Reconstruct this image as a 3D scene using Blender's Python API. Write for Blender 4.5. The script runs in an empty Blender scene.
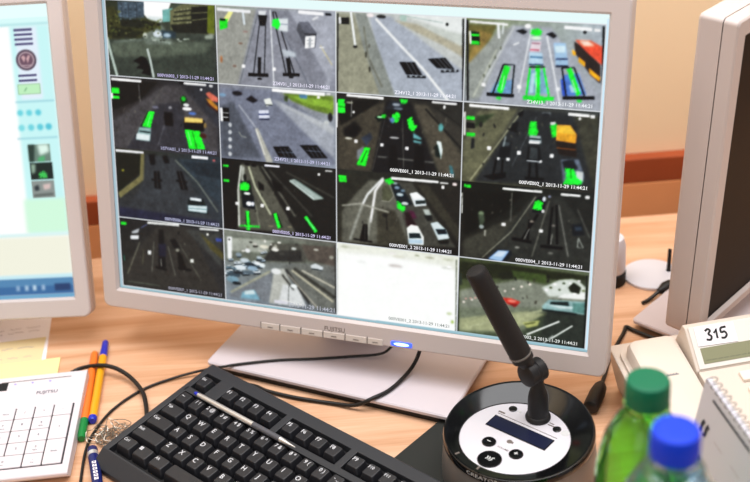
import bpy, bmesh, math, random
import numpy as np
from mathutils import Matrix, Vector
random.seed(7)
rng = np.random.default_rng(5)
sc = bpy.context.scene
COL = sc.collection
PI = math.pi
R = math.radians

# ------------------------------------------------------------------ colour + materials
def lin(h):
    h = h.lstrip('#')
    out = []
    for i in (0, 2, 4):
        c = int(h[i:i+2], 16) / 255
        out.append(c / 12.92 if c <= .04045 else ((c + .055) / 1.055) ** 2.4)
    return out

def mat(name, hexc, rough=.5, metal=0., spec=.5, coat=0., trans=0., ior=1.45, noise=None, bump=None):
    m = bpy.data.materials.new(name); m.use_nodes = True
    nt = m.node_tree; b = nt.nodes['Principled BSDF']
    b.inputs['Base Color'].default_value = (*lin(hexc), 1)
    b.inputs['Roughness'].default_value = rough
    b.inputs['Metallic'].default_value = metal
    b.inputs['Specular IOR Level'].default_value = spec
    b.inputs['Coat Weight'].default_value = coat
    b.inputs['Transmission Weight'].default_value = trans
    b.inputs['IOR'].default_value = ior
    if noise or bump:
        tc = nt.nodes.new('ShaderNodeTexCoord')
        if noise:
            scale, amt = noise
            n = nt.nodes.new('ShaderNodeTexNoise'); n.inputs['Scale'].default_value = scale; n.inputs['Detail'].default_value = 6
            nt.links.new(tc.outputs['Object'], n.inputs['Vector'])
            mx = nt.nodes.new('ShaderNodeMix'); mx.data_type = 'RGBA'
            c = lin(hexc)
            mx.inputs['A'].default_value = (*[v * (1 - amt) for v in c], 1)
            mx.inputs['B'].default_value = (*[min(1, v * (1 + amt)) for v in c], 1)
            nt.links.new(n.outputs['Fac'], mx.inputs['Factor'])
            nt.links.new(mx.outputs['Result'], b.inputs['Base Color'])
        if bump:
            scale, st = bump
            n2 = nt.nodes.new('ShaderNodeTexNoise'); n2.inputs['Scale'].default_value = scale; n2.inputs['Detail'].default_value = 3
            nt.links.new(tc.outputs['Object'], n2.inputs['Vector'])
            bp = nt.nodes.new('ShaderNodeBump'); bp.inputs['Strength'].default_value = st; bp.inputs['Distance'].default_value = .001
            nt.links.new(n2.outputs['Fac'], bp.inputs['Height'])
            nt.links.new(bp.outputs['Normal'], b.inputs['Normal'])
    return m

def mat_wood(name, light, dark, scale=1., rough=.45):
    m = bpy.data.materials.new(name); m.use_nodes = True
    nt = m.node_tree; b = nt.nodes['Principled BSDF']; b.inputs['Roughness'].default_value = rough
    tc = nt.nodes.new('ShaderNodeTexCoord'); mp = nt.nodes.new('ShaderNodeMapping')
    mp.inputs['Rotation'].default_value = (0, 0, R(-6)); mp.inputs['Scale'].default_value = (2.2*scale, 26*scale, 8*scale)
    nt.links.new(tc.outputs['Object'], mp.inputs['Vector'])
    n = nt.nodes.new('ShaderNodeTexNoise'); n.inputs['Scale'].default_value = 1.6; n.inputs['Detail'].default_value = 7; n.inputs['Distortion'].default_value = .9
    nt.links.new(mp.outputs['Vector'], n.inputs['Vector'])
    mp2 = nt.nodes.new('ShaderNodeMapping'); mp2.inputs['Scale'].default_value = (9*scale, 300*scale, 40*scale); mp2.inputs['Rotation'].default_value = (0, 0, R(-6))
    nt.links.new(tc.outputs['Object'], mp2.inputs['Vector'])
    n2 = nt.nodes.new('ShaderNodeTexNoise'); n2.inputs['Scale'].default_value = 1.5; n2.inputs['Detail'].default_value = 4
    nt.links.new(mp2.outputs['Vector'], n2.inputs['Vector'])
    ad = nt.nodes.new('ShaderNodeMath'); ad.operation = 'MULTIPLY_ADD'; ad.inputs[1].default_value = .35
    nt.links.new(n2.outputs['Fac'], ad.inputs[0]); nt.links.new(n.outputs['Fac'], ad.inputs[2])
    cr = nt.nodes.new('ShaderNodeValToRGB')
    cr.color_ramp.elements[0].position = .45; cr.color_ramp.elements[0].color = (*lin(dark), 1)
    cr.color_ramp.elements[1].position = .86; cr.color_ramp.elements[1].color = (*lin(light), 1)
    nt.links.new(ad.outputs[0], cr.inputs['Fac']); nt.links.new(cr.outputs['Color'], b.inputs['Base Color'])
    return m

def mat_screen(name, strength=1.):
    m = bpy.data.materials.new(name); m.use_nodes = True
    nt = m.node_tree; b = nt.nodes['Principled BSDF']
    at = nt.nodes.new('ShaderNodeAttribute'); at.attribute_name = 'picture'
    b.inputs['Base Color'].default_value = (.004, .004, .005, 1); b.inputs['Roughness'].default_value = .55; b.inputs['Specular IOR Level'].default_value = .15
    nt.links.new(at.outputs['Color'], b.inputs['Emission Color']); b.inputs['Emission Strength'].default_value = strength
    return m

def mat_emit(name, hexc, s):
    m = bpy.data.materials.new(name); m.use_nodes = True
    b = m.node_tree.nodes['Principled BSDF']; b.inputs['Base Color'].default_value = (*lin(hexc), 1)
    b.inputs['Emission Color'].default_value = (*lin(hexc), 1); b.inputs['Emission Strength'].default_value = s
    return m

# ------------------------------------------------------------------ mesh helpers
class MB:
    """collects faces; build() links them as ONE mesh object"""
    def __init__(s): s.v = []; s.f = []; s.mi = []; s.sm = []
    def add(s, vs, fs, M=None, mi=0, smooth=False):
        o = len(s.v)
        for p in vs:
            p = Vector(p)
            s.v.append(tuple(M @ p) if M is not None else tuple(p))
        for f in fs:
            s.f.append([i + o for i in f]); s.mi.append(mi); s.sm.append(smooth)
        return s
    def bm(s, bm, M=None, mi=0, smooth=False):
        bm.verts.index_update()
        s.add([v.co.copy() for v in bm.verts], [[v.index for v in f.verts] for f in bm.faces], M, mi, smooth); bm.free(); return s
    def box(s, x0, x1, y0, y1, z0, z1, bev=0., M=None, mi=0, seg=2, smooth=False):
        bm = bmesh.new(); bmesh.ops.create_cube(bm, size=1)
        for v in bm.verts:
            v.co = Vector(((x0+x1)/2 + v.co.x*(x1-x0), (y0+y1)/2 + v.co.y*(y1-y0), (z0+z1)/2 + v.co.z*(z1-z0)))
        if bev > 0: bmesh.ops.bevel(bm, geom=list(bm.edges), offset=bev, segments=seg, affect='EDGES', profile=.5)
        return s.bm(bm, M, mi, smooth)
    def loft(s, loops, M=None, mi=0, cap0=True, cap1=True, smooth=False, closed=True):
        n = len(loops[0]); vs = [p for l in loops for p in l]; fs = []
        for a in range(len(loops)-1):
            for i in range(n if closed else n-1):
                j = (i+1) % n
                fs.append([a*n+i, a*n+j, (a+1)*n+j, (a+1)*n+i])
        if cap0: fs.append(list(range(n))[::-1])
        if cap1: fs.append([(len(loops)-1)*n+i for i in range(n)])
        return s.add(vs, fs, M, mi, smooth)
    def lathe(s, prof, n=48, M=None, mi=0, cap0=True, cap1=True, smooth=True, ripple=None):
        loops = []
        for k, (r, z) in enumerate(prof):
            l = []
            for i in range(n):
                rr = r
                if ripple and k in ripple[0] and i % 2: rr = r - ripple[1]
                l.append((rr*math.cos(2*PI*i/n), rr*math.sin(2*PI*i/n), z))
            loops.append(l)
        return s.loft(loops, M, mi, cap0, cap1, smooth)
    def prism(s, poly, axis0, axis1, along, a0, a1, M=None, mi=0, bev=0.):
        """extrude polygon (2-D, in axes axis0/axis1) along a third axis"""
        bm = bmesh.new()
        def P(p, t):
            q = [0, 0, 0]; q[axis0] = p[0]; q[axis1] = p[1]; q[along] = t; return q
        A = [bm.verts.new(P(p, a0)) for p in poly]; B = [bm.verts.new(P(p, a1)) for p in poly]
        bm.faces.new(A[::-1]); bm.faces.new(B); n = len(poly)
        for i in range(n): bm.faces.new([A[i], A[(i+1) % n], B[(i+1) % n], B[i]])
        bmesh.ops.recalc_face_normals(bm, faces=list(bm.faces))
        if bev > 0: bmesh.ops.bevel(bm, geom=list(bm.edges), offset=bev, segments=2, affect='EDGES', profile=.5)
        return s.bm(bm, M, mi)
    def tube(s, pts, r, n=10, M=None, mi=0, sub=6, r1=None):
        P = catmull([Vector(p) for p in pts], sub); m = len(P)
        t = (P[1]-P[0]).normalized(); up = Vector((0, 0, 1)) if abs(t.z) < .9 else Vector((1, 0, 0))
        nrm = t.cross(up).normalized(); loops = []
        for i, p in enumerate(P):
            t = (P[min(i+1, m-1)] - P[max(i-1, 0)]).normalized()
            nrm = (nrm - t*nrm.dot(t)).normalized(); bn = t.cross(nrm)
            rr = r if r1 is None else r + (r1-r)*i/(m-1)
            loops.append([p + nrm*rr*math.cos(2*PI*k/n) + bn*rr*math.sin(2*PI*k/n) for k in range(n)])
        return s.loft(loops, M, mi, smooth=True)
    def bar(s, a, b, prof, n=20, mi=0, smooth=True, M=None):
        """turned bar from a to b; prof = (t 0..1, radius)"""
        a = Vector(a); b = Vector(b); d = b-a; q = d.to_track_quat('Z', 'Y').to_matrix().to_4x4()
        T = Matrix.Translation(a) @ q
        if M is not None: T = M @ T
        return s.lathe([(r, t*d.length) for t, r in prof], n, T, mi, smooth=smooth)
    def stroke(s, pts, w, h=.0002, M=None, mi=0):
        """flat pen stroke lying in the local XY plane"""
        P = [Vector((p[0], p[1], 0)) for p in pts]; L = []; Rr = []
        for i, p in enumerate(P):
            t = (P[min(i+1, len(P)-1)] - P[max(i-1, 0)]).normalized(); nn = Vector((-t.y, t.x, 0))
            L.append((p.x+nn.x*w/2, p.y+nn.y*w/2, h)); Rr.append((p.x-nn.x*w/2, p.y-nn.y*w/2, h))
        k = len(P)
        return s.add(L+Rr, [[i, k+i, k+i+1, i+1] for i in range(k-1)], M, mi)
    def text(s, txt, size, M, mi=0, align='CENTER'):
        vs, fs, w = TEXT[(txt,)]
        dx = -w*size/2 if align == 'CENTER' else (-w*size if align == 'RIGHT' else 0)
        return s.add([(x*size+dx, y*size-.35*size, 0) for x, y in vs], fs, M, mi)
    def build(s, name, mats, parent=None, at=None, weld=False):
        me = bpy.data.meshes.new(name); me.from_pydata(s.v, [], s.f)
        for m in (mats if isinstance(mats, (list, tuple)) else [mats]): me.materials.append(m)
        me.polygons.foreach_set('material_index', s.mi); me.polygons.foreach_set('use_smooth', s.sm)
        me.update()
        bm = bmesh.new(); bm.from_mesh(me); bmesh.ops.recalc_face_normals(bm, faces=list(bm.faces)) if weld else None
        if weld: bm.to_mesh(me)
        bm.free()
        if any(s.sm):
            try: me.set_sharp_from_angle(angle=R(40))
            except Exception: pass
        o = bpy.data.objects.new(name, me); COL.objects.link(o)
        if parent is not None: o.parent = parent
        if at is not None: o.matrix_local = at
        return o

def catmull(P, sub):
    if len(P) < 3: return P
    Q = [P[0]*2-P[1]] + P + [P[-1]*2-P[-2]]; out = []
    for i in range(1, len(Q)-2):
        for k in range(sub):
            t = k/sub; a, b, c, d = Q[i-1], Q[i], Q[i+1], Q[i+2]
            out.append(.5*((2*b) + (c-a)*t + (2*a-5*b+4*c-d)*t*t + (3*b-a-3*c+d)*t**3))
    out.append(P[-1]); return out

def rrect(x0, x1, z0, z1, r, y=0., n=5, axes='xz'):
    out = []
    for cx, cz, a0 in ((x1-r, z1-r, 0), (x0+r, z1-r, 90), (x0+r, z0+r, 180), (x1-r, z0+r, 270)):
        for i in range(n+1):
            a = R(a0 + 90*i/n); p = (cx + r*math.cos(a), cz + r*math.sin(a))
            out.append((p[0], y, p[1]) if axes == 'xz' else (p[0], p[1], y))
    return out

def tag(o, label=None, cat=None, group=None, kind=None):
    if label: o['label'] = label
    if cat: o['category'] = cat
    if group: o['group'] = group
    if kind: o['kind'] = kind
    return o
def thing(name, label, cat, loc=(0, 0, 0), rz=0., group=None):
    o = bpy.data.objects.new(name, None); o.empty_display_size = .02; COL.objects.link(o)
    o.location = loc; o.rotation_euler = (0, 0, rz)
    return tag(o, label, cat, group)

# ------------------------------------------------------------------ lettering (all glyph outlines made once)
TEXT = {}
def make_texts(strings):
    obs = []
    for t, bold in strings:
        cu = bpy.data.curves.new('t', 'FONT'); cu.body = t; cu.size = 1; cu.resolution_u = 2; cu.offset = bold
        o = bpy.data.objects.new('t', cu); COL.objects.link(o); obs.append((t, o, cu))
    bpy.context.view_layer.update(); dg = bpy.context.evaluated_depsgraph_get()
    for t, o, cu in obs:
        e = o.evaluated_get(dg); me = e.to_mesh()
        vs = [(v.co.x, v.co.y) for v in me.vertices]; fs = [list(p.vertices) for p in me.polygons]
        x0 = min((v[0] for v in vs), default=0); x1 = max((v[0] for v in vs), default=0)
        TEXT[(t,)] = ([(x-x0, y) for x, y in vs], fs, x1-x0)
        e.to_mesh_clear()
    for t, o, cu in obs:
        bpy.data.objects.remove(o); bpy.data.curves.remove(cu)

# ------------------------------------------------------------------ picture on a screen: colours painted on a fine grid of the panel itself
class Picture:
    def __init__(s, w, h, px=.9):
        s.w, s.h, s.px = w, h, px
        s.nx, s.ny = int(w/px)+1, int(h/px)+1
        s.img = np.zeros((s.ny, s.nx, 3)); s.dx = w/(s.nx-1); s.dy = h/(s.ny-1)
    @staticmethod
    def srgb(h): return np.array([int(h[i:i+2], 16)/255 for i in (0, 2, 4)])
    def window(s, x0, y0, x1, y1):
        return (max(0, int(np.ceil(x0/s.dx))), min(s.nx-1, int(np.floor(x1/s.dx))), max(0, int(np.ceil(y0/s.dy))), min(s.ny-1, int(np.floor(y1/s.dy))))
    def comp(s, mask, i0, j0, col, clip):
        """blend col through mask whose lower-left sample is (i0, j0)"""
        h, w = mask.shape
        a0, a1, b0, b1 = clip
        x0, x1 = max(i0, a0), min(i0+w-1, a1); y0, y1 = max(j0, b0), min(j0+h-1, b1)
        if x1 < x0 or y1 < y0: return
        m = mask[y0-j0:y1-j0+1, x0-i0:x1-i0+1, None]
        s.img[y0:y1+1, x0:x1+1] = s.img[y0:y1+1, x0:x1+1]*(1-m) + col*m
    @staticmethod
    def blur(m, sig):
        if sig < .25: return m
        k = max(1, int(sig*2.6)); g = np.exp(-.5*(np.arange(-k, k+1)/sig)**2); g /= g.sum()
        m = np.apply_along_axis(lambda r: np.convolve(r, g, 'same'), 0, m)
        return np.apply_along_axis(lambda r: np.convolve(r, g, 'same'), 1, m)
    def poly(s, pts, col, blur, clip):
        p = np.array(pts, float).reshape(-1, 2); sig = blur/s.px; pad = 2+int(sig*2.6)+1
        i0 = int(p[:, 0].min()/s.dx)-pad; i1 = int(p[:, 0].max()/s.dx)+pad; j0 = int(p[:, 1].min()/s.dy)-pad; j1 = int(p[:, 1].max()/s.dy)+pad
        i0 = max(i0, -60); j0 = max(j0, -60); i1 = min(i1, s.nx+60); j1 = min(j1, s.ny+60)
        if i1 <= i0 or j1 <= j0: return
        K = 4
        xs = (np.arange((i1-i0+1)*K)+.5)/K - .5 + i0; ys = (np.arange((j1-j0+1)*K)+.5)/K - .5 + j0
        X, Y = np.meshgrid(xs*s.dx, ys*s.dy); ins = np.zeros(X.shape, bool)
        for k in range(len(p)):
            (xa, ya), (xb, yb) = p[k], p[(k+1) % len(p)]
            if ya == yb: continue
            ins ^= ((ya > Y) != (yb > Y)) & (X < (xb-xa)*(Y-ya)/(yb-ya)+xa)
        m = ins.reshape(j1-j0+1, K, i1-i0+1, K).mean((1, 3))
        m = s.blur(m, sig); c = s.srgb(col)
        if c[1] > .7 and c[0] < .25: m = np.clip(m*(1+.5*rng.normal(0, 1, m.shape)*(m < .97)), 0, 1)   # ragged edge of the overlay marks
        s.comp(m, i0, j0, c, clip)
    def run(s, spec):
        for block in spec.strip().split('\n#\n'):
            ls = block.strip().split('\n'); x0, y0, x1, y1 = map(float, ls[0].split()); clip = s.window(x0, y0, x1, y1)
            for l in ls[1:]:
                t = l.split()
                if t[0] == 'g':
                    a, b, c, d = [s.srgb(q) for q in t[1:5]]; i0, i1, j0, j1 = clip
                    u = np.linspace(0, 1, i1-i0+1)[None, :, None]; v = np.linspace(0, 1, j1-j0+1)[:, None, None]
                    s.img[j0:j1+1, i0:i1+1] = (a*(1-u)+b*u)*v + (c*(1-u)+d*u)*(1-v)
                    continue
                col, bl, w = t[1], float(t[2]), float(t[3]); q = list(map(float, t[4:]))
                if t[0] == 'e':
                    cx, cy, rx, ry = q; A = np.linspace(0, 2*PI, 28, endpoint=False)
                    s.poly(np.stack([cx+rx*np.cos(A), cy+ry*np.sin(A)], 1), col, bl, clip)
                elif t[0] == 'p': s.poly(q, col, bl, clip)
                else:
                    p = np.array(q).reshape(-1, 2); L = []; Rr = []
                    for k in range(len(p)):
                        tv = p[min(k+1, len(p)-1)]-p[max(k-1, 0)]; tv = tv/(np.hypot(*tv)+1e-9); n = np.array([-tv[1], tv[0]])
                        L.append(p[k]+n*w/2); Rr.append(p[k]-n*w/2)
                    s.poly(np.array(L+Rr[::-1]), col, bl, clip)
            # sensor grain of the camera tile
            i0, i1, j0, j1 = clip; sh = (j1-j0+1, i1-i0+1)
            g = s.blur(rng.normal(0, 1, sh), 1.0)*.16 + s.blur(rng.normal(0, 1, sh), 2.4)*.42
            if x1-x0 < 200:
                T = s.img[j0:j1+1, i0:i1+1]
                for k in range(3): T[..., k] = s.blur(np.pad(T[..., k], 4, 'edge'), .6)[4:-4, 4:-4]
                T -= .075*np.sin(2*PI*np.clip(T, 0, 1)); T *= 1+(g*np.clip(1.25-T.mean(2)*1.2, .04, 1))[..., None]
    def fill(s, x0, y0, x1, y1, col): i0, i1, j0, j1 = s.window(x0, y0, x1, y1); s.img[j0:j1+1, i0:i1+1] = s.srgb(col)
    def mesh(s, name, material, M, parent, captions=()):
        """captions: (text, size_mm, x_mm, y_mm, hex) as raised lettering on the same mesh; panel spans x 0..w, z 0..h at y 0"""
        gx, gy = np.meshgrid(np.arange(s.nx)*s.dx/1000, np.arange(s.ny)*s.dy/1000)
        V = np.stack([gx.ravel(), np.zeros(gx.size), gy.ravel()], 1)
        idx = np.arange(s.nx*s.ny).reshape(s.ny, s.nx)
        F = np.stack([idx[:-1, :-1], idx[:-1, 1:], idx[1:, 1:], idx[1:, :-1]], -1).reshape(-1, 4)
        C = np.clip(s.img, 0, 1).reshape(-1, 3); C = np.where(C <= .04045, C/12.92, ((C+.055)/1.055)**2.4)
        tv, tf, tc = [], [], []
        for (t, size, x, y, hx) in captions:
            vs, fs, w = TEXT[(t,)]; o = len(V)+len(tv); c = lin(hx)
            for (a, b) in vs: tv.append(((x+a*size)/1000, -.0003, (y+b*size)/1000)); tc.append(c)
            tf += [[i+o for i in f] for f in fs]
        if tv: V = np.concatenate([V, np.array(tv)]); C = np.concatenate([C, np.array(tc)])
        Mn = np.array(M); V = V @ Mn[:3, :3].T + Mn[:3, 3]
        me = bpy.data.meshes.new(name); me.vertices.add(len(V)); me.vertices.foreach_set('co', V.ravel())
        nl = F.size + sum(len(f) for f in tf); loops = np.concatenate([F.ravel(), np.array([i for f in tf for i in f], int)])
        me.loops.add(nl); me.loops.foreach_set('vertex_index', loops.astype(np.int32))
        tot = np.concatenate([np.full(len(F), 4), np.array([len(f) for f in tf], int)]).astype(np.int32); st = np.concatenate([[0], np.cumsum(tot)[:-1]]).astype(np.int32)
        me.polygons.add(len(tot)); me.polygons.foreach_set('loop_start', st)
        me.update(calc_edges=True); me.validate()
        ca = me.color_attributes.new('picture', 'FLOAT_COLOR', 'POINT')
        ca.data.foreach_set('color', np.concatenate([C, np.ones((len(C), 1))], 1).astype(np.float32).ravel())
        me.materials.append(material)
        o = bpy.data.objects.new(name, me); COL.objects.link(o); o.parent = parent
        return o

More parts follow.
